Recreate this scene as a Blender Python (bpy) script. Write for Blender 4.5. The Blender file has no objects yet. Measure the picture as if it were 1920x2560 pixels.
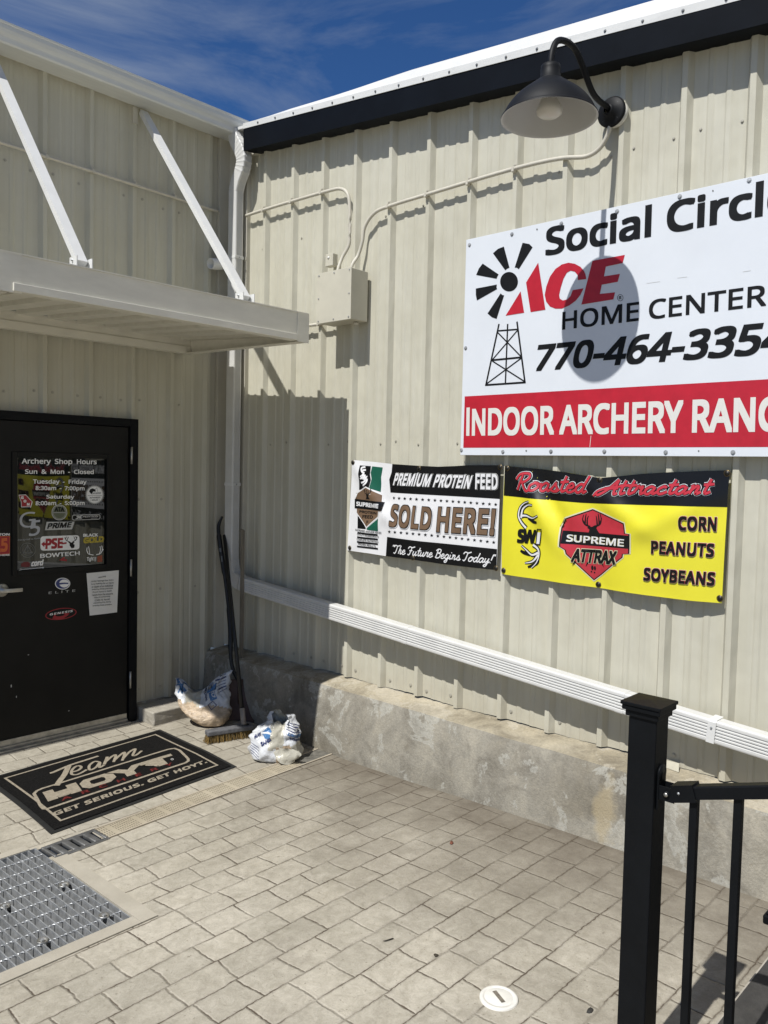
import bpy, bmesh, math, random
from mathutils import Vector, Matrix, noise
from mathutils.bvhtree import BVHTree
random.seed(7)
R = math.radians
SC = bpy.context.scene
COL = SC.collection
# ------------------------------------------------------------------ camera
F, YAW, PITCH, ROLL = 2018.14, 0.74928, -0.0523955, 0.0224451
CAM = Vector((-3.67985, -5.07483, 1.79293))
W0, H0 = 1920.0, 2560.0
_f = Vector((math.cos(PITCH)*math.cos(YAW), math.cos(PITCH)*math.sin(YAW), math.sin(PITCH)))
_r0 = Vector((math.sin(YAW), -math.cos(YAW), 0)); _u0 = _r0.cross(_f)
_r = math.cos(ROLL)*_r0 + math.sin(ROLL)*_u0
_u = -math.sin(ROLL)*_r0 + math.cos(ROLL)*_u0
cd = bpy.data.cameras.new('camera'); cam = bpy.data.objects.new('camera', cd); COL.objects.link(cam)
cd.sensor_fit = 'HORIZONTAL'; cd.sensor_width = 36; cd.lens = F/W0*36; cd.clip_end = 2000; cd.clip_start = .05
cam.matrix_world = Matrix(((_r.x, _u.x, -_f.x, CAM.x), (_r.y, _u.y, -_f.y, CAM.y), (_r.z, _u.z, -_f.z, CAM.z), (0, 0, 0, 1)))
SC.camera = cam
# ------------------------------------------------------------------ light
KS, DY = 1.45, 0.035                       # sun: fall per metre of travel along +x, drift in y
SUN_DIR = Vector((1, DY, -KS)).normalized()
ELEV = math.asin(-SUN_DIR.z)
sd = bpy.data.lights.new('sun', 'SUN'); so = bpy.data.objects.new('sun', sd); COL.objects.link(so)
sd.energy = 5.0; sd.angle = R(.53); sd.color = (1, .955, .88)
sd.color = (1, .98, .94); so.rotation_euler = SUN_DIR.to_track_quat('-Z', 'Y').to_euler(); so.location = (-8, 0, 12)
wd = bpy.data.worlds.new('World'); SC.world = wd; wd.use_nodes = True
nt = wd.node_tree; nt.nodes.clear()
def N(nt, t, **k):
    n = nt.nodes.new(t)
    for a, b in k.items():
        if hasattr(n, a): setattr(n, a, b)
        else: n.inputs[a].default_value = b
    return n
sky = N(nt, 'ShaderNodeTexSky', sky_type='NISHITA', sun_disc=False, sun_elevation=ELEV, sun_rotation=math.atan2(-SUN_DIR.x, -SUN_DIR.y),
        altitude=300, air_density=1.0, dust_density=.15, ozone_density=4.0)
tint = N(nt, 'ShaderNodeMix', data_type='RGBA', blend_type='MULTIPLY'); tint.inputs[0].default_value = 1
tint.inputs[7].default_value = (.52, .90, 1.36, 1)
nt.links.new(sky.outputs[0], tint.inputs[6])
tc = N(nt, 'ShaderNodeTexCoord'); mp = N(nt, 'ShaderNodeMapping'); mp.inputs['Scale'].default_value = (2.2, 1.2, 6.0); mp.inputs['Rotation'].default_value = (0, .35, .5)
nz = N(nt, 'ShaderNodeTexNoise', Scale=1.35, Detail=9, Roughness=.6, Distortion=1.1)
cr = N(nt, 'ShaderNodeValToRGB'); cr.color_ramp.elements[0].position = .47; cr.color_ramp.elements[1].position = .80
cr.color_ramp.elements[1].color = (.75, .75, .75, 1)
mx = N(nt, 'ShaderNodeMix', data_type='RGBA'); mx.inputs[7].default_value = (4.6, 5.5, 7.2, 1)
bg = N(nt, 'ShaderNodeBackground', Strength=.057); wo = N(nt, 'ShaderNodeOutputWorld')
L = nt.links.new
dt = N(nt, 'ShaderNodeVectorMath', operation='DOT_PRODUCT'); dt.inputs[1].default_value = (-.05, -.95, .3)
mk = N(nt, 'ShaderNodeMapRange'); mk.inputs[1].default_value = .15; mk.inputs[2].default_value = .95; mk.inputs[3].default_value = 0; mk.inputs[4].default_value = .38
m2 = N(nt, 'ShaderNodeMix', data_type='RGBA'); m2.inputs[7].default_value = (7.4, 6.9, 5.6, 1)   # unseen warm cloud bank, added behind the viewer as fill light for the walls
L(tc.outputs['Generated'], mp.inputs[0]); L(mp.outputs[0], nz.inputs['Vector']); L(nz.outputs[0], cr.inputs[0])
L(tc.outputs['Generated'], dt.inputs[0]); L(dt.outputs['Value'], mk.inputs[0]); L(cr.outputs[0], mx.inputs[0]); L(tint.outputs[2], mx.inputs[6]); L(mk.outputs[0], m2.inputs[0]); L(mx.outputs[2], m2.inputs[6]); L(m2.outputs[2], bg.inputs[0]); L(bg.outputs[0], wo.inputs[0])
SC.view_settings.view_transform = 'Standard'; SC.view_settings.look = 'None'; SC.view_settings.gamma = 1
SC.view_settings.use_curve_mapping = False; SC.view_settings.exposure = .05
SC.render.engine = 'CYCLES'
SC.cycles.max_bounces = 8

# ------------------------------------------------------------------ pixel -> point (survey of the photograph)
def ray(x, y): return _f + (x-W0/2)/F*_r - (y-H0/2)/F*_u
def onX(x, y, X): d = ray(x, y); return CAM + d*((X-CAM.x)/d.x)
def onY(x, y, Y): d = ray(x, y); return CAM + d*((Y-CAM.y)/d.y)
def onZ(x, y, Z): d = ray(x, y); return CAM + d*((Z-CAM.z)/d.z)
GPT = [(60, 0), (0, 0), (-.9, 0), (-1.3, -.016), (-1.7, -.014), (-2.1, -.004), (-2.7, .024), (-3.4, .04), (-4.05, .05), (-6, .07), (-60, .3)]
def gz(y):
    for (a, za), (b, zb) in zip(GPT, GPT[1:]):
        if b <= y <= a: return za + (zb-za)*(a-y)/(a-b)
    return 0
def onG(x, y):
    z = 0
    for _ in range(5): p = onZ(x, y, z); z = gz(p.y)
    return p

# ------------------------------------------------------------------ materials
MATS = {}
def mat(name, col, rough=.5, metal=0., spec=.5, var=0., vscale=6., bump=0., bscale=40., stretch=None, col2=None, v2=(.45, .65), coat=0, ior=None, trans=0):
    if name in MATS: return MATS[name]
    m = bpy.data.materials.new(name); m.use_nodes = True; t = m.node_tree; b = t.nodes['Principled BSDF']
    b.inputs['Roughness'].default_value = rough; b.inputs['Metallic'].default_value = metal
    b.inputs['Specular IOR Level'].default_value = spec; b.inputs['Coat Weight'].default_value = coat
    if ior: b.inputs['IOR'].default_value = ior
    if trans: b.inputs['Transmission Weight'].default_value = trans
    b.inputs['Base Color'].default_value = (*col, 1)
    tcn = N(t, 'ShaderNodeTexCoord'); mpn = N(t, 'ShaderNodeMapping')
    if stretch: mpn.inputs['Scale'].default_value = stretch
    t.links.new(tcn.outputs['Object'], mpn.inputs[0])
    if var or col2:
        n = N(t, 'ShaderNodeTexNoise', Scale=vscale, Detail=6, Roughness=.62); t.links.new(mpn.outputs[0], n.inputs['Vector'])
        r = N(t, 'ShaderNodeValToRGB'); e = r.color_ramp.elements
        e[0].position, e[1].position = (.3, .7) if not col2 else v2
        c2 = col2 or tuple(min(1, c*(1+var)) for c in col); c1 = col if col2 else tuple(c*(1-var) for c in col)
        e[0].color = (*c1, 1); e[1].color = (*c2, 1)
        t.links.new(n.outputs[0], r.inputs[0]); t.links.new(r.outputs[0], b.inputs['Base Color'])
    if bump:
        n2 = N(t, 'ShaderNodeTexNoise', Scale=bscale, Detail=5, Roughness=.6); t.links.new(mpn.outputs[0], n2.inputs['Vector'])
        bp = N(t, 'ShaderNodeBump', Strength=bump, Distance=.01); t.links.new(n2.outputs[0], bp.inputs['Height']); t.links.new(bp.outputs[0], b.inputs['Normal'])
    MATS[name] = m; return m

def siding_mat(name, col):
    m = bpy.data.materials.new(name); m.use_nodes = True; t = m.node_tree; b = t.nodes['Principled BSDF']; l = t.links.new
    b.inputs['Roughness'].default_value = .42; b.inputs['Specular IOR Level'].default_value = .35
    tcn = N(t, 'ShaderNodeTexCoord')
    m1 = N(t, 'ShaderNodeMapping'); m1.inputs['Scale'].default_value = (26, 26, .5); l(tcn.outputs['Object'], m1.inputs[0])
    n1 = N(t, 'ShaderNodeTexNoise', Scale=1.0, Detail=5, Roughness=.6); l(m1.outputs[0], n1.inputs['Vector'])
    n2 = N(t, 'ShaderNodeTexNoise', Scale=2.3, Detail=6, Roughness=.65); l(tcn.outputs['Object'], n2.inputs['Vector'])
    ad = N(t, 'ShaderNodeMath', operation='MULTIPLY'); l(n1.outputs[0], ad.inputs[0]); l(n2.outputs[0], ad.inputs[1])
    r = N(t, 'ShaderNodeValToRGB'); e = r.color_ramp.elements; e[0].position = .14; e[1].position = .38
    e[0].color = (col[0]*.93, col[1]*.92, col[2]*.89, 1); e[1].color = (*[min(1, c*1.03) for c in col], 1)
    l(ad.outputs[0], r.inputs[0])
    # grime splashed on the foot of the sheets
    sx = N(t, 'ShaderNodeSeparateXYZ'); l(tcn.outputs['Object'], sx.inputs[0])
    n4 = N(t, 'ShaderNodeTexNoise', Scale=9, Detail=5); l(tcn.outputs['Object'], n4.inputs['Vector'])
    mr = N(t, 'ShaderNodeMapRange'); mr.inputs[1].default_value = .40; mr.inputs[2].default_value = .62; mr.inputs[3].default_value = .55; mr.inputs[4].default_value = 0
    l(sx.outputs[2], mr.inputs[0])
    mm = N(t, 'ShaderNodeMath', operation='MULTIPLY'); l(mr.outputs[0], mm.inputs[0]); l(n4.outputs[0], mm.inputs[1])
    mxn = N(t, 'ShaderNodeMix', data_type='RGBA'); mxn.inputs[7].default_value = (.27, .22, .15, 1)
    l(mm.outputs[0], mxn.inputs[0]); l(r.outputs[0], mxn.inputs[6]); l(mxn.outputs[2], b.inputs['Base Color'])
    n3 = N(t, 'ShaderNodeTexNoise', Scale=3.0, Detail=2); m3 = N(t, 'ShaderNodeMapping'); m3.inputs['Scale'].default_value = (3, 3, 1.2)
    l(tcn.outputs['Object'], m3.inputs[0]); l(m3.outputs[0], n3.inputs['Vector'])
    bp = N(t, 'ShaderNodeBump', Strength=.45, Distance=.03); l(n3.outputs[0], bp.inputs['Height']); l(bp.outputs[0], b.inputs['Normal'])
    return m

def ground_mat():
    m = bpy.data.materials.new('stamped_concrete'); m.use_nodes = True; t = m.node_tree; b = t.nodes['Principled BSDF']; l = t.links.new
    b.inputs['Roughness'].default_value = .8; b.inputs['Specular IOR Level'].default_value = .25
    tcn = N(t, 'ShaderNodeTexCoord')
    # gently warp the joints
    wn = N(t, 'ShaderNodeTexNoise', Scale=3.0, Detail=2); l(tcn.outputs['Object'], wn.inputs['Vector'])
    wn2 = N(t, 'ShaderNodeTexNoise', Scale=45, Detail=2); l(tcn.outputs['Object'], wn2.inputs['Vector'])
    v1 = N(t, 'ShaderNodeVectorMath', operation='MULTIPLY_ADD'); v1.inputs[1].default_value = (.06, .028, 0); v1.inputs[2].default_value = (-.03, -.014, 0)
    l(wn.outputs['Color'], v1.inputs[0])
    v2 = N(t, 'ShaderNodeVectorMath', operation='MULTIPLY_ADD'); v2.inputs[1].default_value = (.010, .010, 0); l(wn2.outputs['Color'], v2.inputs[0]); l(v1.outputs[0], v2.inputs[2])
    va = N(t, 'ShaderNodeVectorMath', operation='ADD'); l(tcn.outputs['Object'], va.inputs[0]); l(v2.outputs[0], va.inputs[1])
    mpn = N(t, 'ShaderNodeMapping'); mpn.inputs['Location'].default_value = (.06, 3.175+.14*40, 0); l(va.outputs[0], mpn.inputs[0])
    def brick(mortar, smooth):
        br = N(t, 'ShaderNodeTexBrick', offset=.43, offset_frequency=2, squash=1.16, squash_frequency=3)
        br.inputs['Scale'].default_value = 1; br.inputs['Mortar Size'].default_value = mortar; br.inputs['Mortar Smooth'].default_value = smooth
        br.inputs['Brick Width'].default_value = .178; br.inputs['Row Height'].default_value = .14; br.inputs['Bias'].default_value = 0
        br.inputs['Color1'].default_value = (0, 0, 0, 1); br.inputs['Color2'].default_value = (1, 1, 1, 1); br.inputs['Mortar'].default_value = (.5, .5, .5, 1)
        l(mpn.outputs[0], br.inputs['Vector']); return br
    br = brick(.0085, 1.0)
    n1 = N(t, 'ShaderNodeTexNoise', Scale=1.3, Detail=8, Roughness=.6); l(tcn.outputs['Object'], n1.inputs['Vector'])
    n2 = N(t, 'ShaderNodeTexNoise', Scale=22, Detail=8, Roughness=.7, Distortion=.6); l(tcn.outputs['Object'], n2.inputs['Vector'])
    n3 = N(t, 'ShaderNodeTexNoise', Scale=130, Detail=4, Roughness=.7); l(tcn.outputs['Object'], n3.inputs['Vector'])
    r1 = N(t, 'ShaderNodeValToRGB'); e = r1.color_ramp.elements; e[0].position = .34; e[1].position = .66
    e[0].color = (.345, .320, .265, 1); e[1].color = (.445, .415, .352, 1); l(n1.outputs[0], r1.inputs[0])
    def mixc(a, fac, bt, colr=None, out=None):
        x = N(t, 'ShaderNodeMix', data_type='RGBA', blend_type=bt)
        if isinstance(fac, float): x.inputs[0].default_value = fac
        else: l(fac, x.inputs[0])
        l(a, x.inputs[6])
        if colr: x.inputs[7].default_value = (*colr, 1)
        else: l(out, x.inputs[7])
        return x.outputs[2]
    c = r1.outputs[0]
    rt = N(t, 'ShaderNodeValToRGB'); rt.color_ramp.elements[0].color = (.92, .915, .90, 1); rt.color_ramp.elements[1].color = (1.06, 1.05, 1.03, 1)
    l(br.outputs['Color'], rt.inputs[0]); c = mixc(c, 1.0, 'MULTIPLY', out=rt.outputs[0])
    r2 = N(t, 'ShaderNodeValToRGB'); e = r2.color_ramp.elements; e[0].position = .32; e[1].position = .68; e[0].color = (.80, .79, .76, 1); e[1].color = (1.13, 1.125, 1.12, 1)
    l(n2.outputs[0], r2.inputs[0]); c = mixc(c, 1.0, 'MULTIPLY', out=r2.outputs[0])
    r3 = N(t, 'ShaderNodeValToRGB'); e = r3.color_ramp.elements; e[0].position = .3; e[1].position = .7; e[0].color = (.86, .86, .86, 1); e[1].color = (1.1, 1.1, 1.1, 1)
    l(n3.outputs[0], r3.inputs[0]); c = mixc(c, .8, 'MULTIPLY', out=r3.outputs[0])
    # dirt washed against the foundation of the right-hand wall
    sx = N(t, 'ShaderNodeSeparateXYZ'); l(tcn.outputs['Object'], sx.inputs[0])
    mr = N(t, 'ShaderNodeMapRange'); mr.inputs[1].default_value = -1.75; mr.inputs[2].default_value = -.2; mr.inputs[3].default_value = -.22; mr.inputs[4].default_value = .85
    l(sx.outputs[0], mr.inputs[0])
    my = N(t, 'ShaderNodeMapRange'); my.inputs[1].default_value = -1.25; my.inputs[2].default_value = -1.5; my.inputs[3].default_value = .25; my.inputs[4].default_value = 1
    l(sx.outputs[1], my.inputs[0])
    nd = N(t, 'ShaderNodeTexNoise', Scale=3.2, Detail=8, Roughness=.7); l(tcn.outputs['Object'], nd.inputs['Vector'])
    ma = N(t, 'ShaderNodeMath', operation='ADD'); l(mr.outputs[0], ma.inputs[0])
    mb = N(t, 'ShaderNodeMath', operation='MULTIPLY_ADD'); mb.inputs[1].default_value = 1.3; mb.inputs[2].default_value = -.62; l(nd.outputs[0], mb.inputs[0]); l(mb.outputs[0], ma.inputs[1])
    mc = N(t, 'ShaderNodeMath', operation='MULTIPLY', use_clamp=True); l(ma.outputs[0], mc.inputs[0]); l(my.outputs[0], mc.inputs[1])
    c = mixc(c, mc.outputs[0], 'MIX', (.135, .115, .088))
    ng = N(t, 'ShaderNodeTexNoise', Scale=75, Detail=3, Roughness=.5); l(tcn.outputs['Object'], ng.inputs['Vector'])
    rg = N(t, 'ShaderNodeValToRGB'); e = rg.color_ramp.elements; e[0].position = .665; e[1].position = .72; e[0].color = (0, 0, 0, 1); e[1].color = (.6, .6, .6, 1); l(ng.outputs[0], rg.inputs[0])
    c = mixc(c, rg.outputs[0], 'MIX', (.15, .13, .10))
    nst = N(t, 'ShaderNodeTexNoise', Scale=5.5, Detail=10, Roughness=.72, Distortion=.8); l(tcn.outputs['Object'], nst.inputs['Vector'])
    rs = N(t, 'ShaderNodeValToRGB'); e = rs.color_ramp.elements; e[0].position = .54; e[1].position = .68; e[0].color = (0, 0, 0, 1); e[1].color = (.42, .42, .42, 1); l(nst.outputs[0], rs.inputs[0])
    c = mixc(c, rs.outputs[0], 'MIX', (.22, .195, .155))
    # joints: broken and uneven
    nj = N(t, 'ShaderNodeTexNoise', Scale=4.5, Detail=4); l(tcn.outputs['Object'], nj.inputs['Vector'])
    rj = N(t, 'ShaderNodeValToRGB'); e = rj.color_ramp.elements; e[0].position = .36; e[1].position = .56; e[0].color = (.25, .25, .25, 1); e[1].color = (1, 1, 1, 1)
    l(nj.outputs[0], rj.inputs[0])
    nw = N(t, 'ShaderNodeTexNoise', Scale=30, Detail=6, Roughness=.7); l(tcn.outputs['Object'], nw.inputs['Vector'])
    js = N(t, 'ShaderNodeMath', operation='MULTIPLY_ADD'); l(nw.outputs[0], js.inputs[0]); js.inputs[1].default_value = .85; js.inputs[2].default_value = -.42
    ja = N(t, 'ShaderNodeMath', operation='ADD'); l(br.outputs['Fac'], ja.inputs[0]); l(js.outputs[0], ja.inputs[1])
    jr = N(t, 'ShaderNodeMapRange'); jr.inputs[1].default_value = .62; jr.inputs[2].default_value = .98; l(ja.outputs[0], jr.inputs[0])
    mj = N(t, 'ShaderNodeMath', operation='MULTIPLY'); l(jr.outputs[0], mj.inputs[0]); l(rj.outputs[0], mj.inputs[1])
    c = mixc(c, mj.outputs[0], 'MIX', (.088, .068, .048))
    l(c, b.inputs['Base Color'])
    # relief
    br2 = brick(.008, 1.0)
    hm = N(t, 'ShaderNodeMath', operation='MULTIPLY'); l(br2.outputs['Fac'], hm.inputs[0]); hm.inputs[1].default_value = -1.0
    h2 = N(t, 'ShaderNodeMath', operation='MULTIPLY_ADD'); l(n2.outputs[0], h2.inputs[0]); h2.inputs[1].default_value = .7; l(hm.outputs[0], h2.inputs[2])
    h3 = N(t, 'ShaderNodeMath', operation='MULTIPLY_ADD'); l(n3.outputs[0], h3.inputs[0]); h3.inputs[1].default_value = .22; l(h2.outputs[0], h3.inputs[2])
    bp = N(t, 'ShaderNodeBump', Strength=.7, Distance=.006); l(h3.outputs[0], bp.inputs['Height']); l(bp.outputs[0], b.inputs['Normal'])
    return m

def concrete_wall_mat(name, dark, midd, lite, pale):
    m = bpy.data.materials.new(name); m.use_nodes = True; t = m.node_tree; b = t.nodes['Principled BSDF']; l = t.links.new
    b.inputs['Roughness'].default_value = .88; b.inputs['Specular IOR Level'].default_value = .2
    tcn = N(t, 'ShaderNodeTexCoord')
    def nz(sc, det, ro, dist=0., off=0):
        mp_ = N(t, 'ShaderNodeMapping'); mp_.inputs['Location'].default_value = (off, off*2, off); l(tcn.outputs['Object'], mp_.inputs[0])
        n = N(t, 'ShaderNodeTexNoise', Scale=sc, Detail=det, Roughness=ro, Distortion=dist); l(mp_.outputs[0], n.inputs['Vector']); return n.outputs[0]
    def ramp(src, stops):
        r = N(t, 'ShaderNodeValToRGB'); e = r.color_ramp.elements; e[0].position, e[0].color = stops[0][0], (*stops[0][1], 1); e[1].position, e[1].color = stops[-1][0], (*stops[-1][1], 1)
        for p, c in stops[1:-1]: a = e.new(p); a.color = (*c, 1)
        l(src, r.inputs[0]); return r.outputs[0]
    def mix(fac, a, b_, bt='MIX', f=None):
        x = N(t, 'ShaderNodeMix', data_type='RGBA', blend_type=bt)
        if fac is None: x.inputs[0].default_value = f
        else: l(fac, x.inputs[0])
        l(a, x.inputs[6])
        if isinstance(b_, tuple): x.inputs[7].default_value = (*b_, 1)
        else: l(b_, x.inputs[7])
        return x.outputs[2]
    c = ramp(nz(1.7, 8, .58, .5), [(.36, dark), (.52, midd), (.68, lite)])
    c = mix(None, c, ramp(nz(6.5, 8, .66, .7, 3), [(.36, (.70, .69, .68)), (.5, (.98, .98, .98)), (.64, (1.16, 1.15, 1.13))]), 'MULTIPLY', .9)
    # pale scraped skin with ragged edges
    c = mix(ramp(nz(4.2, 12, .68, .35, 9), [(.545, (0, 0, 0)), (.572, (.66, .66, .66)), (.62, (.30, .30, .30))]), c, pale)
    c = mix(ramp(nz(3.0, 10, .7, .5, 17), [(.585, (0, 0, 0)), (.64, (.55, .55, .55))]), c, (dark[0]*.9, dark[1]*.88, dark[2]*.85))
    c = mix(None, c, ramp(nz(70, 5, .7), [(.3, (.82, .82, .82)), (.7, (1.12, 1.12, 1.12))]), 'MULTIPLY', .9)
    # one ochre stain low on the wall
    sx = N(t, 'ShaderNodeVectorMath', operation='DISTANCE'); mp_ = N(t, 'ShaderNodeMapping'); mp_.inputs['Scale'].default_value = (.2, 2.6, 1.0); l(tcn.outputs['Object'], mp_.inputs[0]); l(mp_.outputs[0], sx.inputs[0]); sx.inputs[1].default_value = (-.04, -3.30*2.6, .17)
    ns = N(t, 'ShaderNodeMath', operation='MULTIPLY_ADD'); l(nz(11, 6, .6, 0, 5), ns.inputs[0]); ns.inputs[1].default_value = .35; l(sx.outputs['Value'], ns.inputs[2])
    c = mix(ramp(ns.outputs[0], [(.26, (.55, .55, .55)), (.36, (0, 0, 0))]), c, (.41, .335, .205))
    l(c, b.inputs['Base Color'])
    ad = N(t, 'ShaderNodeMath', operation='MULTIPLY_ADD'); l(nz(15, 8, .7), ad.inputs[0]); ad.inputs[1].default_value = .7; l(nz(90, 4, .6), ad.inputs[2])
    bp = N(t, 'ShaderNodeBump', Strength=.4, Distance=.008); l(ad.outputs[0], bp.inputs['Height']); l(bp.outputs[0], b.inputs['Normal'])
    return m

SIDE = siding_mat('beige_metal_siding', (.52, .503, .418))
GROUND = ground_mat(); CONC = concrete_wall_mat('blotchy_concrete', (.21, .19, .15), (.285, .265, .22), (.37, .34, .275), (.43, .42, .37))
LEDGE = concrete_wall_mat('sandy_concrete_ledge', (.27, .235, .17), (.355, .315, .235), (.43, .385, .295), (.46, .42, .34))
TRIM = mat('beige_trim', (.50, .475, .40), .5, var=.06, vscale=5)
WHITE = mat('white_painted_metal', (.66, .66, .64), .42, var=.05, vscale=7, bump=.08, bscale=30)
GUT = mat('white_gutter_metal', (.62, .63, .61), .38, var=.06, vscale=4, stretch=(1, 6, 6))
NAVY = mat('black_painted_trim', (.004, .0055, .0085), .55, spec=.1, var=.25, vscale=5, bump=.06, bscale=6)
BLK = mat('black_powder_coat', (.0042, .005, .0062), .5, spec=.14, var=.25, vscale=9, bump=.05, bscale=60)
LAMPM = mat('charcoal_enamel', (.0085, .009, .010), .55, spec=.2, var=.2, vscale=8, bump=.03, bscale=40)
LAMPIN = mat('white_enamel', (.43, .43, .415), .45)
DOORM = mat('black_door_paint', (.0055, .0055, .005), .5, spec=.25, var=.3, vscale=5, bump=.04, bscale=12)
STEEL = mat('worn_aluminium', (.42, .41, .38), .42, .85, var=.3, vscale=18, bump=.1, bscale=60)
GALV = mat('galvanised_steel', (.40, .41, .415), .5, .55, var=.3, vscale=30, bump=.1, bscale=70)
SIGNW = mat('white_sign_panel', (.665, .695, .735), .38, var=.03, vscale=3)
INK = mat('black_ink', (.006, .0065, .007), .5, spec=.25, var=.25, vscale=20)
RED = mat('red_ink', (.44, .013, .028), .38, var=.1, vscale=14)
BANW = mat('white_vinyl', (.72, .72, .73), .34, var=.03, vscale=5)
BANK = mat('black_vinyl', (.006, .006, .0065), .33, spec=.35)
BANY = mat('yellow_vinyl', (.72, .66, .035), .28, var=.05, vscale=4)
BANR = mat('red_vinyl', (.45, .03, .045), .32, var=.12, vscale=10)
BANB = mat('brown_vinyl', (.165, .105, .065), .34, var=.15, vscale=10)
BANG = mat('green_vinyl', (.01, .095, .06), .34)
CREAM = mat('cream_vinyl', (.66, .62, .42), .34)
LETW = mat('white_lettering', (.66, .65, .61), .5)
DLET = mat('white_window_lettering', (.84, .84, .82), .4)
LETG = mat('pale_grey_decal', (.50, .50, .48), .5)
DECR = mat('red_decal', (.33, .012, .022), .45)
DECO = mat('orange_decal', (.60, .13, .03), .45)
DECB = mat('blue_decal', (.025, .04, .17), .4)
DECY = mat('gold_decal', (.42, .33, .03), .45)
DECD = mat('grey_decal', (.14, .145, .14), .45)
GLASS = mat('dark_window_glass', (.008, .009, .008), .015, spec=.5, ior=1.62)
PAPER = mat('white_paper', (.74, .73, .70), .5, var=.04)
HOLE = mat('dark_void', (.006, .006, .006), .9)

# ------------------------------------------------------------------ mesh helpers
class MB:
    def __init__(s): s.v = []; s.f = []; s.m = []; s.sm = []; s.mats = []
    def mi(s, m):
        if m not in s.mats: s.mats.append(m)
        return s.mats.index(m)
    def add(s, vs, fs, m, smooth=False):
        o = len(s.v); i = s.mi(m); s.v += [tuple(v) for v in vs]
        for f in fs: s.f.append(tuple(o+k for k in f)); s.m.append(i); s.sm.append(smooth)
    def box(s, a, b, m, bev=0.0, M=None):
        x0, y0, z0 = [min(p, q) for p, q in zip(a, b)]; x1, y1, z1 = [max(p, q) for p, q in zip(a, b)]
        if bev:
            bm = bmesh.new(); bmesh.ops.create_cube(bm, size=1)
            for v in bm.verts: v.co = Vector(((x0+x1)/2+v.co.x*(x1-x0), (y0+y1)/2+v.co.y*(y1-y0), (z0+z1)/2+v.co.z*(z1-z0)))
            bmesh.ops.bevel(bm, geom=bm.edges[:], offset=bev, segments=2, affect='EDGES', profile=.5)
            bm.verts.index_update()
            vs = [v.co.copy() for v in bm.verts]; fs = [tuple(v.index for v in f.verts) for f in bm.faces]; bm.free()
        else:
            vs = [Vector(p) for p in ((x0, y0, z0), (x1, y0, z0), (x1, y1, z0), (x0, y1, z0), (x0, y0, z1), (x1, y0, z1), (x1, y1, z1), (x0, y1, z1))]
            fs = [(3, 2, 1, 0), (4, 5, 6, 7), (0, 1, 5, 4), (1, 2, 6, 5), (2, 3, 7, 6), (3, 0, 4, 7)]
        if M is not None: vs = [M @ v for v in vs]
        s.add(vs, fs, m)
    def sweep(s, prof, path, m, up=Vector((0, 0, 1)), caps=True, smooth=False, scales=None):
        """closed 2-D profile (a along side, b along up) carried down a path"""
        path = [Vector(p) for p in path]; n = len(prof); vs = []; side = None
        for i, p in enumerate(path):
            t = ((path[min(i+1, len(path)-1)]-p).normalized() + (p-path[max(i-1, 0)]).normalized()).normalized()
            sd_ = t.cross(up)
            if sd_.length < 1e-4: sd_ = side
            sd_.normalize(); side = sd_; u2 = sd_.cross(t).normalized()
            k = scales[i] if scales else 1
            for a, b in prof: vs.append(p + sd_*a*k + u2*b*k)
        fs = []
        for i in range(len(path)-1):
            for j in range(n):
                fs.append((i*n+j, i*n+(j+1) % n, (i+1)*n+(j+1) % n, (i+1)*n+j))
        if caps: fs += [tuple(range(n-1, -1, -1)), tuple(range((len(path)-1)*n, len(path)*n))]
        s.add(vs, fs, m, smooth)
    def tube(s, path, r, m, n=10, caps=True, scales=None):
        path = [Vector(p) for p in path]; up = Vector((0, 0, 1))
        tv = path[-1]-path[0]
        if abs(tv.normalized().z) > .9: up = Vector((.37, 1, 0)).normalized()
        s.sweep([(r*math.cos(2*math.pi*k/n), r*math.sin(2*math.pi*k/n)) for k in range(n)], path, m, up, caps, True, scales)
    def lathe(s, prof, m, c=(0, 0, 0), axis=None, n=32, smooth=True, closed=False):
        c = Vector(c); q = (Vector(axis).to_track_quat('Z', 'Y').to_matrix() if axis else Matrix.Identity(3)); vs = []; fs = []
        for rr, zz in prof:
            for k in range(n):
                a = 2*math.pi*k/n; vs.append(c + q @ Vector((rr*math.cos(a), rr*math.sin(a), zz)))
        for i in range(len(prof)-1):
            for k in range(n): fs.append((i*n+k, i*n+(k+1) % n, (i+1)*n+(k+1) % n, (i+1)*n+k))
        if closed: fs += [tuple(range(n-1, -1, -1)), tuple(range((len(prof)-1)*n, len(prof)*n))]
        s.add(vs, fs, m, smooth)
    def build(s, name, parent=None, auto=None):
        me = bpy.data.meshes.new(name); me.from_pydata(s.v, [], s.f)
        for m in s.mats: me.materials.append(m)
        me.polygons.foreach_set('material_index', s.m); me.polygons.foreach_set('use_smooth', s.sm); me.update()
        bm = bmesh.new(); bm.from_mesh(me); bmesh.ops.recalc_face_normals(bm, faces=bm.faces[:]); bm.to_mesh(me); bm.free()
        if auto: me.set_sharp_from_angle(angle=R(auto))
        o = bpy.data.objects.new(name, me); COL.objects.link(o)
        if parent:
            o.parent = parent; bpy.context.view_layer.update(); o.matrix_parent_inverse = parent.matrix_world.inverted()
        return o
def catmull(pts, n=6):
    pts = [Vector(p) for p in pts]; out = []
    for i in range(len(pts)-1):
        p0 = pts[max(i-1, 0)]; p1 = pts[i]; p2 = pts[i+1]; p3 = pts[min(i+2, len(pts)-1)]
        for k in range(n):
            t = k/n; out.append(.5*((2*p1)+(p2-p0)*t+(2*p0-5*p1+4*p2-p3)*t*t+(3*p1-p0-3*p2+p3)*t**3))
    return out+[pts[-1]]
def tag(o, label=None, cat=None, group=None, kind=None):
    for k, v in (('label', label), ('category', cat), ('group', group), ('kind', kind)):
        if v: o[k] = v
    return o
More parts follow.
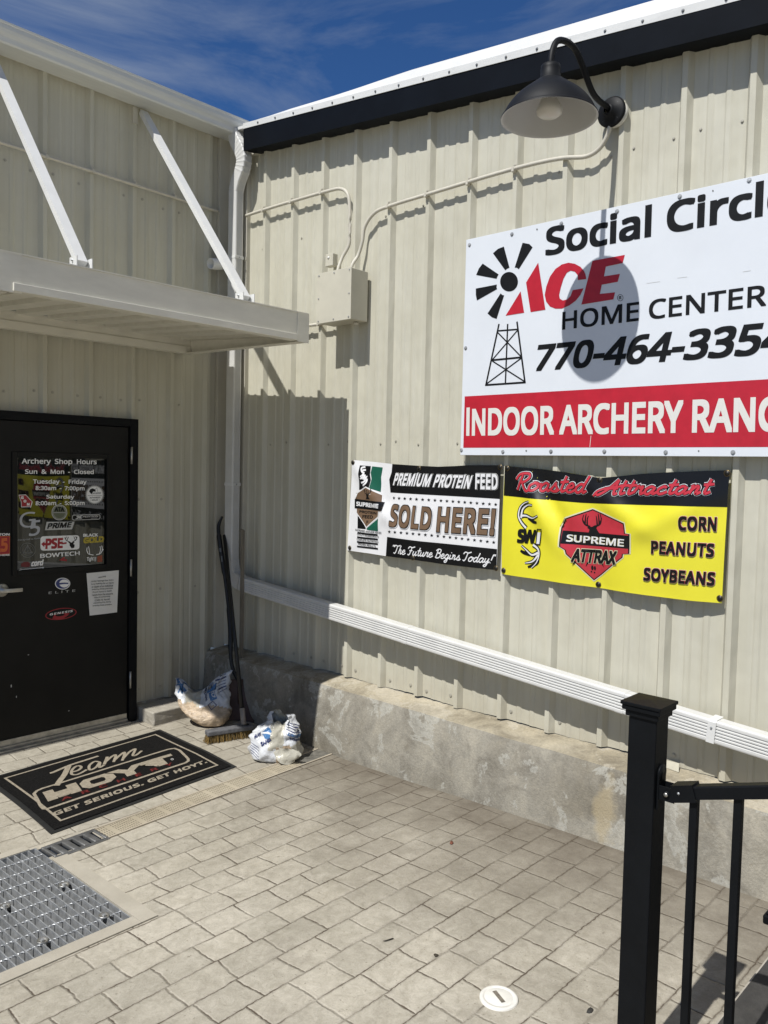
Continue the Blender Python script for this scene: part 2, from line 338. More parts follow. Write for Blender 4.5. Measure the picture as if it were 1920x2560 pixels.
def thing(name, label, cat, loc, group=None):
    o = bpy.data.objects.new(name, None); COL.objects.link(o); o.location = loc; o.empty_display_size = .1
    bpy.context.view_layer.update(); return tag(o, label, cat, group)
def arcpts(c, r, a0, a1, ax, ay, n=8):
    return [Vector(c)+Vector(ax)*r*math.cos(R(a0+(a1-a0)*i/n))+Vector(ay)*r*math.sin(R(a0+(a1-a0)*i/n)) for i in range(n+1)]

# ------------------------------------------------------------------ printed artwork: real thin films on real surfaces
_TX = {}
import os
FONT = None
try:
    _fp = os.path.join(bpy.utils.resource_path('LOCAL'), 'datafiles', 'fonts', 'NotoSansHebrew-Regular.woff2')   # sans serif that ships inside Blender
    if os.path.exists(_fp): FONT = bpy.data.fonts.load(_fp)
except Exception: FONT = None
def glyphs(s, sp=1.0):
    key = (s, sp)
    if key in _TX: return _TX[key]
    caps = s.upper() == s; c = bpy.data.curves.new('text', 'FONT'); c.body = s.replace('I', 'l') if caps and FONT else s; c.size = 1; c.resolution_u = 4; c.space_character = sp
    if FONT: c.font = FONT
    o = bpy.data.objects.new('text', c); COL.objects.link(o)
    dg = bpy.context.evaluated_depsgraph_get(); me = bpy.data.meshes.new_from_object(o.evaluated_get(dg))
    vs = [(v.co.x, v.co.y) for v in me.vertices]; fs = [tuple(p.vertices) for p in me.polygons]
    if caps and FONT and 'I' in s: vs = [(x, .714 if y > .74 else y) for x, y in vs]
    bpy.data.objects.remove(o); bpy.data.curves.remove(c); bpy.data.meshes.remove(me)
    _TX[key] = (vs, fs); return vs, fs
def text2d(s, bold=0.0, sp=1.0):
    """letters thickened by laying shifted films on each other, .05 mm apart (third value = extra lift)"""
    vs, fs = glyphs(s, sp); V = []; Fc = []
    if bold <= 0: return [(x, y, 0) for x, y in vs], fs
    st = [(a*bold, b*bold) for a in (-1, 0, 1) for b in (-1, 0, 1)]
    if bold > .05: st += [(a*bold*.5, b*bold) for a in (-1, 1) for b in (-1, 1)]+[(a*bold, b*bold*.5) for a in (-1, 1) for b in (-1, 1)]
    for k, (dx, dy) in enumerate(st):
        o = len(V); V += [(x+dx, y+dy, k*.00005) for x, y in vs]; Fc += [tuple(o+i for i in f) for f in fs]
    return V, Fc
SCRIPT = {'a': (1.05, [[(.75, .85), (.45, 1), (.1, .6), (.15, .1), (.45, 0), (.75, .55), (.8, .95)], [(.8, .95), (.72, .3), (.85, .02), (1.15, .3)]]),
 'o': (1.0, [[(.5, 1), (.12, .65), (.15, .1), (.5, 0), (.8, .4), (.75, .85), (.5, 1), (.75, .78), (1.1, .85)]]), 's': (.9, [[(0, .1), (.3, .6), (.5, 1.05), (.55, .75), (.75, .3), (.5, 0), (.15, .12)], [(.5, 0), (.8, .05), (1, .3)]]),
 't': (.72, [[(.45, 1.9), (.3, .5), (.4, .02), (.75, .25)], [(.02, 1.15), (.8, 1.25)]]), 'e': (.88, [[(.1, .45), (.6, .6), (.6, .95), (.35, 1), (.1, .55), (.2, .05), (.55, 0), (.95, .35)]]),
 'd': (1.1, [[(.75, .85), (.45, 1), (.1, .6), (.15, .1), (.45, 0), (.75, .5)], [(1, 2), (.75, .5), (.85, 0), (1.15, .25)]]), 'r': (.9, [[(.05, .2), (.25, 1.05), (.35, .85), (.65, 1), (.6, .4), (.7, .02), (1, .3)]]),
 'c': (.82, [[(.75, .8), (.5, 1), (.12, .6), (.2, .08), (.5, 0), (.9, .3)]]), 'n': (1.0, [[(.1, .9), (.25, .98), (.15, 0)], [(.17, .4), (.5, 1), (.7, .8), (.62, .2), (.75, 0), (1, .25)]]),
 'h': (1.0, [[(.45, 2), (.15, 0)], [(.18, .5), (.5, 1), (.7, .8), (.6, .15), (.75, 0), (1, .25)]]), 'u': (1.0, [[(.15, 1), (.08, .3), (.25, 0), (.6, .4), (.72, 1)], [(.72, 1), (.65, .2), (.8, 0), (1.05, .25)]]),
 'g': (1.05, [[(.75, .85), (.45, 1), (.1, .6), (.15, .1), (.45, 0), (.75, .5), (.8, .95)], [(.8, .95), (.65, -.5), (.35, -.85), (.15, -.6), (.6, -.1), (1.1, .3)]]), 'i': (.5, [[(.15, 1), (.08, .25), (.2, 0), (.5, .25)], [(.25, 1.4), (.28, 1.55)]]),
 'y': (1.0, [[(.15, 1), (.1, .35), (.3, .1), (.6, .4), (.75, 1)], [(.75, 1), (.6, -.5), (.3, -.85), (.1, -.6), (.6, -.1), (1.05, .3)]]),
 'R': (1.35, [[(.4, 1.9), (.2, 0)], [(-.2, 1.3), (.1, 2), (.9, 2.1), (1.1, 1.6), (.8, 1.1), (.4, 1.05)], [(.5, 1.05), (.9, .3), (1.25, -.1), (1.5, .1)]]), 'A': (1.35, [[(-.5, .2), (-.2, -.1), (.4, .6), (1.1, 2.05)], [(1.1, 2.05), (1.05, .6), (1.15, 0), (1.4, .15)], [(.1, .8), (1.3, .85)]]),
 'T': (1.15, [[(-.1, 1.5), (.2, 1.95), (.8, 1.8), (1.4, 2.05)], [(.75, 1.85), (.6, .5), (.35, 0), (.05, .2)]]), 'F': (1.2, [[(-.1, 1.5), (.2, 1.95), (.8, 1.8), (1.4, 2.05)], [(.75, 1.85), (.6, .5), (.35, 0), (.05, .2)], [(.3, 1), (1, 1.1)]]),
 'B': (1.25, [[(.4, 1.9), (.2, 0)], [(0, 1.6), (.4, 2), (.95, 1.9), (.95, 1.3), (.45, 1.1)], [(.45, 1.1), (1.05, .9), (1, .2), (.5, -.05), (.05, .15)]]), '!': (.45, [[(.4, 1.9), (.25, .6)], [(.2, .14), (.2, 0)]]), '"': (.5, [[(.1, 2), (.05, 1.6)], [(.35, 2), (.3, 1.6)]]), ' ': (.55, [])}
class Art:
    """2-D shapes given in pixels of a zoom (x0, y0, factor), laid on a plane through `inv`, lifted by `place`."""
    def __init__(s, inv, place, cell=None): s.inv = inv; s.place = place; s.cell = cell; s.z = (0, 0, 1); s.mb = MB()
    def px(s, p): x0, y0, f = s.z; return s.inv(x0+p[0]/f, y0+p[1]/f)
    def raw(s, vs, fs, m, lift):
        if s.cell:
            bm = bmesh.new(); bv = [bm.verts.new((v[0], v[1], v[2] if len(v) > 2 else 0)) for v in vs]
            for f in fs:
                try: bm.faces.new([bv[i] for i in f])
                except ValueError: pass
            bmesh.ops.triangulate(bm, faces=bm.faces[:])
            for ax in (0, 1):
                lo = min(v[ax] for v in vs); hi = max(v[ax] for v in vs); k = math.ceil(lo/s.cell)
                while k*s.cell < hi:
                    co = [0, 0, 0]; no = [0, 0, 0]; co[ax] = k*s.cell; no[ax] = 1
                    bmesh.ops.bisect_plane(bm, geom=bm.verts[:]+bm.edges[:]+bm.faces[:], plane_co=co, plane_no=no, dist=1e-6); k += 1
            bm.verts.index_update(); vs = [tuple(v.co) for v in bm.verts]; fs = [tuple(v.index for v in f.verts) for f in bm.faces]; bm.free()
        s.mb.add([s.place(v[0], v[1], lift+(v[2] if len(v) > 2 else 0)) for v in vs], fs, m, bool(s.cell))
    def poly(s, pts, m, lift=.001): s.raw([s.px(p) for p in pts], [tuple(range(len(pts)))], m, lift)
    def ring(s, outer, inner, m, lift=.001):
        n = len(outer); s.raw([s.px(p) for p in outer]+[s.px(p) for p in inner], [(i, (i+1) % n, n+(i+1) % n, n+i) for i in range(n)], m, lift)
    def text(s, t, p0, p1, p2, m, lift=.0015, bold=.02, ref=None, grow=0, sp=1.0):
        vs, fs = text2d(t, bold+grow, sp); rv, _ = text2d(ref or t, bold, sp)
        x0 = min(v[0] for v in rv); x1 = max(v[0] for v in rv); y0 = min(v[1] for v in rv); y1 = max(v[1] for v in rv)
        a, b, c = [Vector(s.px(p)) for p in (p0, p1, p2)]
        s.raw([tuple(a+(b-a)*((v[0]-x0)/(x1-x0))+(c-a)*((v[1]-y0)/(y1-y0)))+(v[2],) for v in vs], fs, m, lift)
    def stroke(s, pts, w, m, lift=.001, closed=False, curve=0, taper=None):
        P = [Vector(s.px(p)) for p in pts]
        if curve: P = [Vector((q.x, q.y)) for q in catmull([(p.x, p.y, 0) for p in P], curve)]
        n = len(P); l = []; r = []
        for i in range(n):
            a = P[i-1] if (i or closed) else P[i]; b = P[(i+1) % n] if (i < n-1 or closed) else P[i]
            d1 = (P[i]-a); d2 = (b-P[i]); d1 = d1.normalized() if d1.length else d2.normalized(); d2 = d2.normalized() if d2.length else d1
            t = (d1+d2); t = t.normalized() if t.length > .2 else d1
            k = 1/max(.5, abs(t.dot(d1))); ww = w*(taper(i/(n-1)) if taper else 1)/2*k; nn = Vector((-t.y, t.x))*ww
            l.append(tuple(P[i]+nn)+(i*2e-6,)); r.append(tuple(P[i]-nn)+(i*2e-6,))
        q = n if closed else n-1
        s.raw(l+r, [(i, (i+1) % n, n+(i+1) % n, n+i) for i in range(q)], m, lift)
    def script(s, t, p0, p1, p2, w, m, lift):
        tot = sum(SCRIPT[c][0] for c in t); a, b, c_ = [Vector(s.px(p)) for p in (p0, p1, p2)]; x = 0; old = s.px; s.px = lambda p: p; k = 0
        for ch in t:
            adv, sts = SCRIPT[ch]
            for st in sts:
                s.stroke([tuple(a+(b-a)*((x+q[0])/tot)+(c_-a)*(q[1]/2)) for q in st], w, m, lift+k*.00003, curve=5 if len(st) > 2 else 0); k += 1
            x += adv
        s.px = old
    def disc(s, c, rx, ry, m, lift=.001, n=28, rot=0):
        s.poly([(c[0]+rx*math.cos(a)*math.cos(rot)-ry*math.sin(a)*math.sin(rot), c[1]+rx*math.cos(a)*math.sin(rot)+ry*math.sin(a)*math.cos(rot)) for a in [2*math.pi*k/n for k in range(n)]], m, lift)
    def circ(s, c, rx, ry, w, m, lift=.001, n=32, rot=0):
        f = lambda k, d: [(c[0]+(rx+d)*math.cos(a)*math.cos(rot)-(ry+d)*math.sin(a)*math.sin(rot), c[1]+(rx+d)*math.cos(a)*math.sin(rot)+(ry+d)*math.sin(a)*math.cos(rot)) for a in [2*math.pi*q/n for q in range(n)]]
        s.ring(f(0, w/2), f(0, -w/2), m, lift)
    def star(s, c, r, m, lift=.001):
        s.poly([(c[0]+(r if k % 2 == 0 else r*.4)*math.sin(k*math.pi/5), c[1]-(r if k % 2 == 0 else r*.4)*math.cos(k*math.pi/5)) for k in range(10)], m, lift)
    def build(s, name, parent): o = s.mb.build(name, parent); s.mb = MB(); return o
def scale_pts(pts, k):
    cx = (min(p[0] for p in pts)+max(p[0] for p in pts))/2; cy = (min(p[1] for p in pts)+max(p[1] for p in pts))/2
    return [(cx+(x-cx)*k, cy+(y-cy)*k) for x, y in pts]

#@@SETTING
# ------------------------------------------------------------------ ground (one sheet with openings for the pit and the slotted grate)
GX0, GX1, GY0, GY1 = -3.1, -2.062, -2.262, -1.39          # grating pit
SLX0, SLX1 = -2.05, -1.778                                # slotted grate
def drainy(x): return -1.396 + (x+1.78)*.06               # far edge of the channel drain, slightly off square
DW = .142
def build_ground():
    xs = sorted({-150, -40, -12, -6, GX0, GX1, SLX0+.02, SLX1-.02, -1.2, -.6, -.1, .3})
    ys = sorted({60, 8, 0.3, -.45, -.9, -1.1, -1.3, GY1, -1.52, -1.41, -1.7, -2.1, GY0, -2.5, -2.7, -3.1, -3.4, -4.05, -5, -6, -15, -60, -150})
    mb = MB(); idx = {}; vs = []
    for i, x in enumerate(xs):
        for j, y in enumerate(ys): idx[i, j] = len(vs); vs.append((x, y, gz(y) if y > -60 else .3))
    fs = []
    for i in range(len(xs)-1):
        for j in range(len(ys)-1):
            cx = (xs[i]+xs[i+1])/2; cy = (ys[j]+ys[j+1])/2
            if GX0 < cx < GX1 and GY0 < cy < GY1: continue
            if SLX0 < cx < SLX1 and -1.52 < cy < -1.41: continue
            fs.append((idx[i, j], idx[i+1, j], idx[i+1, j+1], idx[i, j+1]))
    mb.add(vs, fs, GROUND, True)
    return tag(mb.build('ground'), kind='structure')
build_ground()
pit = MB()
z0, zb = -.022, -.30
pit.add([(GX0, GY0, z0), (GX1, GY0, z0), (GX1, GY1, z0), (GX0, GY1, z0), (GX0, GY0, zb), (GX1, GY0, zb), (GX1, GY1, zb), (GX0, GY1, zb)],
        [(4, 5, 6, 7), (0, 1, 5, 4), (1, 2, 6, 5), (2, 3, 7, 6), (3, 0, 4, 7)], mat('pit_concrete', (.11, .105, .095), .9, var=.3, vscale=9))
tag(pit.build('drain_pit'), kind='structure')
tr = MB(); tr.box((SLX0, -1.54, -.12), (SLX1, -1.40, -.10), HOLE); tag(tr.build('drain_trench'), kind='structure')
# smooth concrete border round the grating
SMOOTH = mat('smooth_concrete', (.42, .385, .315), .85, col2=(.33, .30, .24), vscale=5, v2=(.3, .7), bump=.15, bscale=60)
bo = MB()
def slab(mb, x0, x1, y0, y1, h, m):
    z = lambda y: gz(y)+h
    mb.add([(x0, y0, z(y0)), (x1, y0, z(y0)), (x1, y1, z(y1)), (x0, y1, z(y1)), (x0, y0, -.08), (x1, y0, -.08), (x1, y1, -.08), (x0, y1, -.08)],
           [(0, 1, 2, 3), (0, 4, 5, 1), (1, 5, 6, 2), (2, 6, 7, 3), (3, 7, 4, 0)], m)
slab(bo, GX1+.001, GX1+.072, GY0-.068, GY1-.165, .006, SMOOTH)
slab(bo, GX0-.4, GX1, GY0-.068, GY0-.001, .006, SMOOTH)
slab(bo, GX0-.4, GX1-.03, GY1+.001, GY1+.05, .005, SMOOTH)
tag(bo.build('concrete_border'), kind='structure')

# ------------------------------------------------------------------ ribbed metal walls
RIDGE0_B, PITCH_B = -.407, .3048
RIDGE0_A, PITCH_A = -1.405, .3065
def profile(a_lo, a_hi, ridge, pitch, width=.026, sgn=1):
    """(a, depth) along the wall: depth 0 on ridges, .032 on pans, with two small stiffening ribs on each pan"""
    pts = []; D = .032; k0 = int((a_lo-ridge)/pitch)-2; k1 = int((a_hi-ridge)/pitch)+2
    for k in range(k0, k1+1):
        r0 = ridge+k*pitch; r1 = r0+sgn*width; r0, r1 = min(r0, r1), max(r0, r1)
        pts += [(r0-.019, D), (r0, 0), (r1, 0), (r1+.019, D)]
        pan0 = r1+.019; pan1 = r0-.019+pitch
        for q in (.33, .67):
            c = pan0+(pan1-pan0)*q; pts += [(c-.018, D), (c-.009, D-.0045), (c+.009, D-.0045), (c+.018, D)]
    pts.sort(); out = []
    def dep(a):
        for (p, dp), (q, dq) in zip(pts, pts[1:]):
            if p <= a <= q: return dp+(dq-dp)*(a-p)/max(q-p, 1e-9)
        return D
    out = [(a_lo, dep(a_lo))]+[p for p in pts if a_lo < p[0] < a_hi]+[(a_hi, dep(a_hi))]
    return out
def panel(mb, pts, place, zb, zt, m, nz=1):
    vs = []; fs = []; n = len(pts)
    for j in range(nz+1):
        for a, d in pts:
            b = zb(a) if callable(zb) else zb; t = zt(a) if callable(zt) else zt
            vs.append(place(a, d, b+(t-b)*j/nz))
    for j in range(nz):
        for i in range(n-1): fs.append((j*n+i, j*n+i+1, (j+1)*n+i+1, (j+1)*n+i))
    mb.add(vs, fs, m)
SCREW = mat('screw_head', (.40, .38, .32), .5, .3)
def screw(mb, c, ax, r=.0065, m=None):
    mb.lathe([(r*1.5, 0), (r*1.5, .0015), (r, .0015), (r, .005), (0.0001, .0055)], m or SCREW, c, ax, 8, False)

# --- wing with the door (wall runs along x at y = 0)
wing = thing('entrance_wing', 'low wing of beige ribbed metal with a black glazed door, left of the inside corner', 'building', (-2.5, 0, 0))
DX0, DX1, DZ = -1.80, -.77, 2.09
A = lambda a, d, z: (a, d, z)
wa = MB()
panel(wa, profile(-6.5, DX0, RIDGE0_A, PITCH_A), A, .10, 4.24, SIDE)
panel(wa, profile(DX0, DX1, RIDGE0_A, PITCH_A), A, DZ, 4.24, SIDE)
panel(wa, profile(DX1, -.10, RIDGE0_A, PITCH_A), A, .105, 4.24, SIDE)
panel(wa, profile(-.10, -.001, RIDGE0_A, PITCH_A), A, .41, 4.24, SIDE)
for k in range(-4, 5):
    xr = RIDGE0_A+k*PITCH_A
    for z in (2.235, 3.02, 3.60) + ((.2, .9, 1.55) if xr > DX1-.05 else ()):
        for dx in (-.055, .085):
            x = xr+dx+random.uniform(-.012, .012)
            if x < -.1 and random.random() < .75: screw(wa, (x, .031, z+random.uniform(-.015, .015)), (0, -1, 0))
wa.build('wall', wing)
fb = MB(); fb.box((-6.5, .02, -.1), (DX0, .3, .104), CONC); fb.box((DX1, .02, -.1), (-.02, .3, .104), CONC); fb.build('footing', wing)
rf = MB(); rf.add([(-6.5, -.16, 4.30), (.0, -.16, 4.30), (.0, 6, 4.9), (-6.5, 6, 4.9), (-6.5, -.16, 4.325), (.0, -.16, 4.325), (.0, 6, 4.925), (-6.5, 6, 4.925)],
                  [(0, 1, 2, 3), (4, 5, 6, 7), (0, 1, 5, 4), (1, 2, 6, 5), (2, 3, 7, 6), (3, 0, 4, 7)], WHITE); rf.build('roof', wing)
so_ = MB(); so_.box((-6.5, -.16, 4.215), (-.001, .05, 4.225), TRIM); so_.build('soffit', wing)
ct = MB(); ct.box((-.09, -.006, .41), (-.001, .03, 4.21), TRIM, .002); ct.build('corner_trim', wing)
# door frame, door
fr = MB()
fr.box((-.822, -.042, 0), (-.762, .06, 2.10), BLK, .003); fr.box((-1.812, -.042, 0), (-1.752, .06, 2.10), BLK, .003)
fr.box((-1.752, -.042, 2.045), (-.822, .06, 2.10), BLK, .003)
fr.box((-.828, -.012, .005), (-.8225, .05, 2.04), BLK)
fr.box((-1.80, .061, 0), (-.77, .07, 2.09), BLK); fr.build('door_frame', wing)
th = MB(); th.box((-1.752, -.075, -.002), (-.822, .05, .014), STEEL, .004); th.build('threshold', wing)
dr = MB(); DF = -.024
GLX0, GLX1, GLZ0, GLZ1 = -1.583, -.984, 1.112, 1.826
for b in (((-1.748, DF, .03), (GLX0, .02, 2.04)), ((GLX1, DF, .03), (-.829, .02, 2.04)), ((GLX0, DF, .03), (GLX1, .02, GLZ0)), ((GLX0, DF, GLZ1), (GLX1, .02, 2.04))):
    dr.box(b[0], b[1], DOORM)
door = dr.build('door', wing); door['label'] = 'black metal door with a small window covered in shop stickers'
ki = MB(); ki.box((-1.746, -.031, .022), (-.832, -.0245, .066), STEEL, .002); ki.box((-1.746, -.045, .012), (-.832, -.0315, .03), STEEL, .003); ki.build('door_sweep', door)
mo = MB()
for a, b in (((GLX0-.028, -.034, GLZ0-.028), (GLX0+.004, -.0245, GLZ1+.028)), ((GLX1-.004, -.034, GLZ0-.028), (GLX1+.028, -.0245, GLZ1+.028)),
             ((GLX0+.004, -.034, GLZ1-.004), (GLX1-.004, -.0245, GLZ1+.028)), ((GLX0+.004, -.034, GLZ0-.028), (GLX1-.004, -.0245, GLZ0+.004))): mo.box(a, b, DOORM, .003)
mo.build('window_frame', door)
gl = MB(); gl.box((GLX0, -.013, GLZ0), (GLX1, -.007, GLZ1), GLASS); gl.build('window_pane', door)
for z in (1.85, 1.08, .30):
    h = MB(); h.tube([(-.817, -.048, z-.058), (-.817, -.048, z+.058)], .0075, STEEL, 10); h.box((-.818, -.047, z-.056), (-.800, -.0425, z+.056), BLK); h.build('hinge', door)
hd = MB(); hx, hz = -1.672, 1.004
hd.lathe([(.041, 0), (.041, .006), (.034, .011), (.018, .012), (.017, .045), (.0001, .047)], STEEL, (hx, DF, hz), (0, -1, 0), 28)
hd.sweep([(-.006, -.011), (.006, -.011), (.007, 0), (.006, .011), (-.006, .011), (-.007, 0)], catmull([(hx-.004, DF-.042, hz), (hx+.05, DF-.05, hz-.001), (hx+.105, DF-.047, hz-.002)], 5), STEEL, Vector((0, 0, 1)))
hd.build('handle', door)
scf = MB()
for (x, y, a, b) in ((28, 1715, .003, .008), (41, 1742, .002, .006), (172, 1777, .004, .002), (71, 1637, .004, .002)):
    p = onY(x, y, DF); scf = MB(); scf.box((p.x-a, DF-.0006, p.z-b), (p.x+a, DF-.0002, p.z+b), LETG); scf.build('scuff', door)

# --- main building (wall runs along -y at x = 0)
main = thing('main_building', 'tall beige ribbed metal building behind the signs, with a blotchy concrete base', 'building', (2, -4, 0))
def fasc_bot(y): return 4.024-.1006*(-y-.429)
def fasc_top(y): return 4.184-.1098*(-y-.376)
Bp = lambda a, d, z: (d, a, z)
wb = MB()
YEND = -9.0
panel(wb, profile(YEND, -.002, RIDGE0_B-.0, PITCH_B, .026, -1), Bp, lambda a: .425+.004*math.sin(a*9), lambda a: fasc_bot(a)+.10, SIDE)
for k in range(0, 26):
    yr = RIDGE0_B-k*PITCH_B
    for z in (.475, 1.96, 3.36):
        for dy in (.045, -.075):
            if random.random() < (.75 if z < 1 else .55): screw(wb, (.0315, yr+dy+random.uniform(-.01, .01), z+random.uniform(-.012, .012)), (-1, 0, 0), .0075 if z < 1 else .005)
wb.build('wall', main)
# torn flap of the base flashing
fl = MB(); P = [onX(x, y, .02) for x, y in ((1655, 1898), (1700, 1908), (1706, 1925), (1655, 1911))]
fl.add([(.02, P[0].y, P[0].z), (.006, P[1].y, P[1].z), (-.022, P[2].y, P[2].z), (.0, P[3].y, P[3].z), (.024, P[0].y, P[0].z), (.010, P[1].y, P[1].z+.002), (-.018, P[2].y, P[2].z), (.004, P[3].y, P[3].z)],
       [(0, 1, 2, 3), (7, 6, 5, 4), (0, 4, 5, 1), (1, 5, 6, 2), (2, 6, 7, 3), (3, 7, 4, 0)], SIDE); fl.build('flashing_flap', main)
fo = MB(); nseg = 60; vs = []; rows = 6
for i in range(nseg+1):
    y = -.004 + (YEND+.004)*i/nseg
    j = lambda s, k: .006*noise.noise(Vector((y*3.1+s, k*1.7, s)))
    prof_ = [(-.203+j(1, 0), -.12), (-.203+j(1, 0), gz(y)+.0), (-.192+j(2, 1), .12), (-.178+j(3, 2), .25), (-.163+j(4, 3), .37+j(8, 8)*.6), (-.152+j(5, 3), .396+j(5, 4)), (-.07, .408+j(6, 5)), (.09, .424+j(7, 6))]
    vs += [(x, y, z) for x, z in prof_]
n = 8; fo.add(vs, [(i*n+k, i*n+k+1, (i+1)*n+k+1, (i+1)*n+k) for i in range(nseg) for k in range(n-1)]+[tuple(range(n))], CONC, True)
li = fo.mi(LEDGE)
for q_ in range(nseg*(n-1)):
    if q_ % (n-1) >= 5: fo.m[q_] = li
fo.build('foundation', main, 35)
fa = MB()
def strip(mb, xa, za, xb, zb_, y0, y1, m, n=24, back=.012):
    vs = []; fs = []
    for i in range(n+1):
        y = y0+(y1-y0)*i/n; w = .004*noise.noise(Vector((y*1.7, za(y), 3)))
        vs += [(xa+w, y, za(y)), (xb+w*.4, y, zb_(y)), (xb+back, y, zb_(y)), (xa+back, y, za(y))]
    for i in range(n):
        for k in range(4): fs.append((i*4+k, i*4+(k+1) % 4, (i+1)*4+(k+1) % 4, (i+1)*4+k))
    fs += [(0, 1, 2, 3), tuple(n*4+k for k in range(4))]; mb.add(vs, fs, m)
y0f = -.30
strip(fa, -.1, fasc_bot, -.103, lambda y: fasc_top(y)-.001, y0f, -2.99, NAVY)
strip(fa, -.102, lambda y: fasc_bot(y)-.002, -.105, lambda y: fasc_top(y)-.002, -2.992, YEND, NAVY)
fa.build('fascia', main)
un = MB(); strip(un, -.088, lambda y: fasc_bot(y)+.004, .03, lambda y: fasc_bot(y)+.012, y0f, YEND, NAVY, 24, .004); un.build('soffit', main)
re = MB()
strip(re, -.107, lambda y: fasc_top(y)-.004, -.108, lambda y: fasc_top(y)+.033, y0f, YEND, WHITE)
hts = [(-.3, .0), (-.53, .010), (-.73, .020), (-1.01, .025), (-1.27, .031), (-1.57, .043), (-1.8, .056), (-2.57, .062), (-3.02, .066), (-3.38, .069), (YEND, .075)]
def ht(y):
    for (a, p), (b, q) in zip(hts, hts[1:]):
        if b <= y <= a: return p+(q-p)*(a-y)/(a-b)
    return 0
strip(re, -.104, lambda y: fasc_top(y)+.034, -.085, lambda y: fasc_top(y)+.036+ht(y)*1.02, -.36, YEND, WHITE, 40)
for k in range(46):
    y = -.47-k*.189; screw(re, (-.108, y, fasc_top(y)+.013), (-1, 0, 0), .005, mat('bare_screw', (.25, .25, .24), .4, .7))
re.build('roof_edge', main)
ro = MB(); ro.add([(-.08, -.16, 4.24), (-.08, YEND, 3.36), (9, YEND, 3.40), (9, -.16, 4.28), (-.08, -.16, 4.22), (-.08, YEND, 3.34), (9, YEND, 3.38), (9, -.16, 4.26)],
                  [(0, 1, 2, 3), (7, 6, 5, 4), (0, 4, 5, 1), (2, 6, 7, 3)], WHITE); ro.build('roof', main)
cb = MB(); cb.box((-.006, -.225, .43), (.03, -.001, 4.045), TRIM, .002); cb.box((-.005, -.37, 4.0455), (.03, -.001, 4.20), TRIM); cb.box((-.009, -.226, 3.30), (-.0062, -.12, 3.325), TRIM); cb.build('corner_trim', main)

# ------------------------------------------------------------------ gutter and downspout
gu = thing('roof_gutter', 'white metal roof gutter along the eave above the entrance awning', 'gutter', (-2.5, -.1, 4.2))
g = MB(); gp = [(-.001, 4.204), (-.168, 4.196), (-.178, 4.205), (-.180, 4.222), (-.183, 4.232), (-.196, 4.250), (-.203, 4.268), (-.203, 4.292), (-.207, 4.296), (-.207, 4.306), (-.196, 4.306), (-.196, 4.27), (-.175, 4.225), (-.165, 4.203), (-.001, 4.210)]
gx = [-6.5, .012]
g.add([(x, y, z) for x in gx for y, z in gp], [(i, (i+1) % len(gp), len(gp)+(i+1) % len(gp), len(gp)+i) for i in range(len(gp))], GUT); g.build('trough', gu)
ec = MB(); e2 = gp[:9]+[(-.207, 4.306), (-.001, 4.306)]
ec.add([(x, y, z) for x in (.0125, .016) for y, z in e2], [tuple(range(len(e2)-1, -1, -1)), tuple(range(len(e2), 2*len(e2)))]+[(i, (i+1) % len(e2), len(e2)+(i+1) % len(e2), len(e2)+i) for i in range(len(e2))], GUT); ec.build('end_cap', gu)
DS = mat('white_downspout', (.60, .597, .575), .4, var=.06, vscale=8, bump=.06, bscale=25)
ds = thing('downspout', 'white ribbed downspout dropping in the corner and running low along the right wall', 'downspout', (-.065, -.17, .9))
def rect_ribbed(w, h, side, ribs=5, rr=.010, dep=.004):
    """rounded rectangle, ribs pressed into the face named by side: 'a+', 'a-', 'b-'"""
    P = []
    def corner(cx, cy, a0):
        for k in range(4): a = R(a0+30*k); P.append((cx+rr*math.cos(a), cy+rr*math.sin(a)))
    def face(p, q, nrm):
        L_ = math.hypot(q[0]-p[0], q[1]-p[1]); st = 1/(ribs*2+1)
        for k in range(1, ribs*2+1):
            for e_, dd in ((-.22, None), (.22, None)):
                pass
        for k in range(ribs):
            c = (k+.5)/ribs*.84+.08; hw = .3/ribs*.84
            for t_, d_ in ((c-hw, 0), (c-hw*.55, -dep), (c+hw*.55, -dep), (c+hw, 0)):
                P.append((p[0]+(q[0]-p[0])*t_+nrm[0]*d_, p[1]+(q[1]-p[1])*t_+nrm[1]*d_))
    a, b = w/2, h/2
    corner(a-rr, -b+rr, -90)
    if 'a+' in side: face((a, -b+rr), (a, b-rr), (1, 0))
    corner(a-rr, b-rr, 0)
    corner(-a+rr, b-rr, 90)
    if 'a-' in side: face((-a, b-rr), (-a, -b+rr), (-1, 0))
    corner(-a+rr, -b+rr, 180)
    if 'b-' in side: face((-a+rr, -b), (a-rr, -b), (0, -1))
    return P
XC, YC = -.066, -.173
# path goes down with up = +y, so side a = t x up : t=(0,0,-1), up=+y -> a = +x ; b = +y
vp = MB(); vp.sweep(rect_ribbed(.072, .095, 'b-', 5), [(XC, YC, 3.80), (XC, YC, 1.06)], DS, Vector((0, 1, 0)))
vp.build('vertical_pipe', ds)
el = MB()
crimps = []
pth = catmull([(XC, -.150, 4.21), (XC, -.175, 4.15), (XC, -.232, 4.07), (XC, -.262, 4.0), (XC, -.248, 3.93), (XC, -.200, 3.855), (XC, YC, 3.79)], 8)
el.sweep(rect_ribbed(.074, .098, 'b-', 5), pth, DS, Vector((0, 1, 0)), True, False, [1.0+(.05 if i % 3 == 0 and 6 < i < 36 else 0) for i in range(len(pth))])
el.build('elbow', ds)
def dz(y): return .865+.078*(y+1.235)
pth = catmull([(XC, YC, 1.10), (XC, YC-.003, 1.05), (XC, YC-.03, .985), (XC, YC-.085, dz(YC-.085)+.012), (XC, YC-.15, dz(YC-.15)), (XC, YC-.20, dz(YC-.2))], 6)
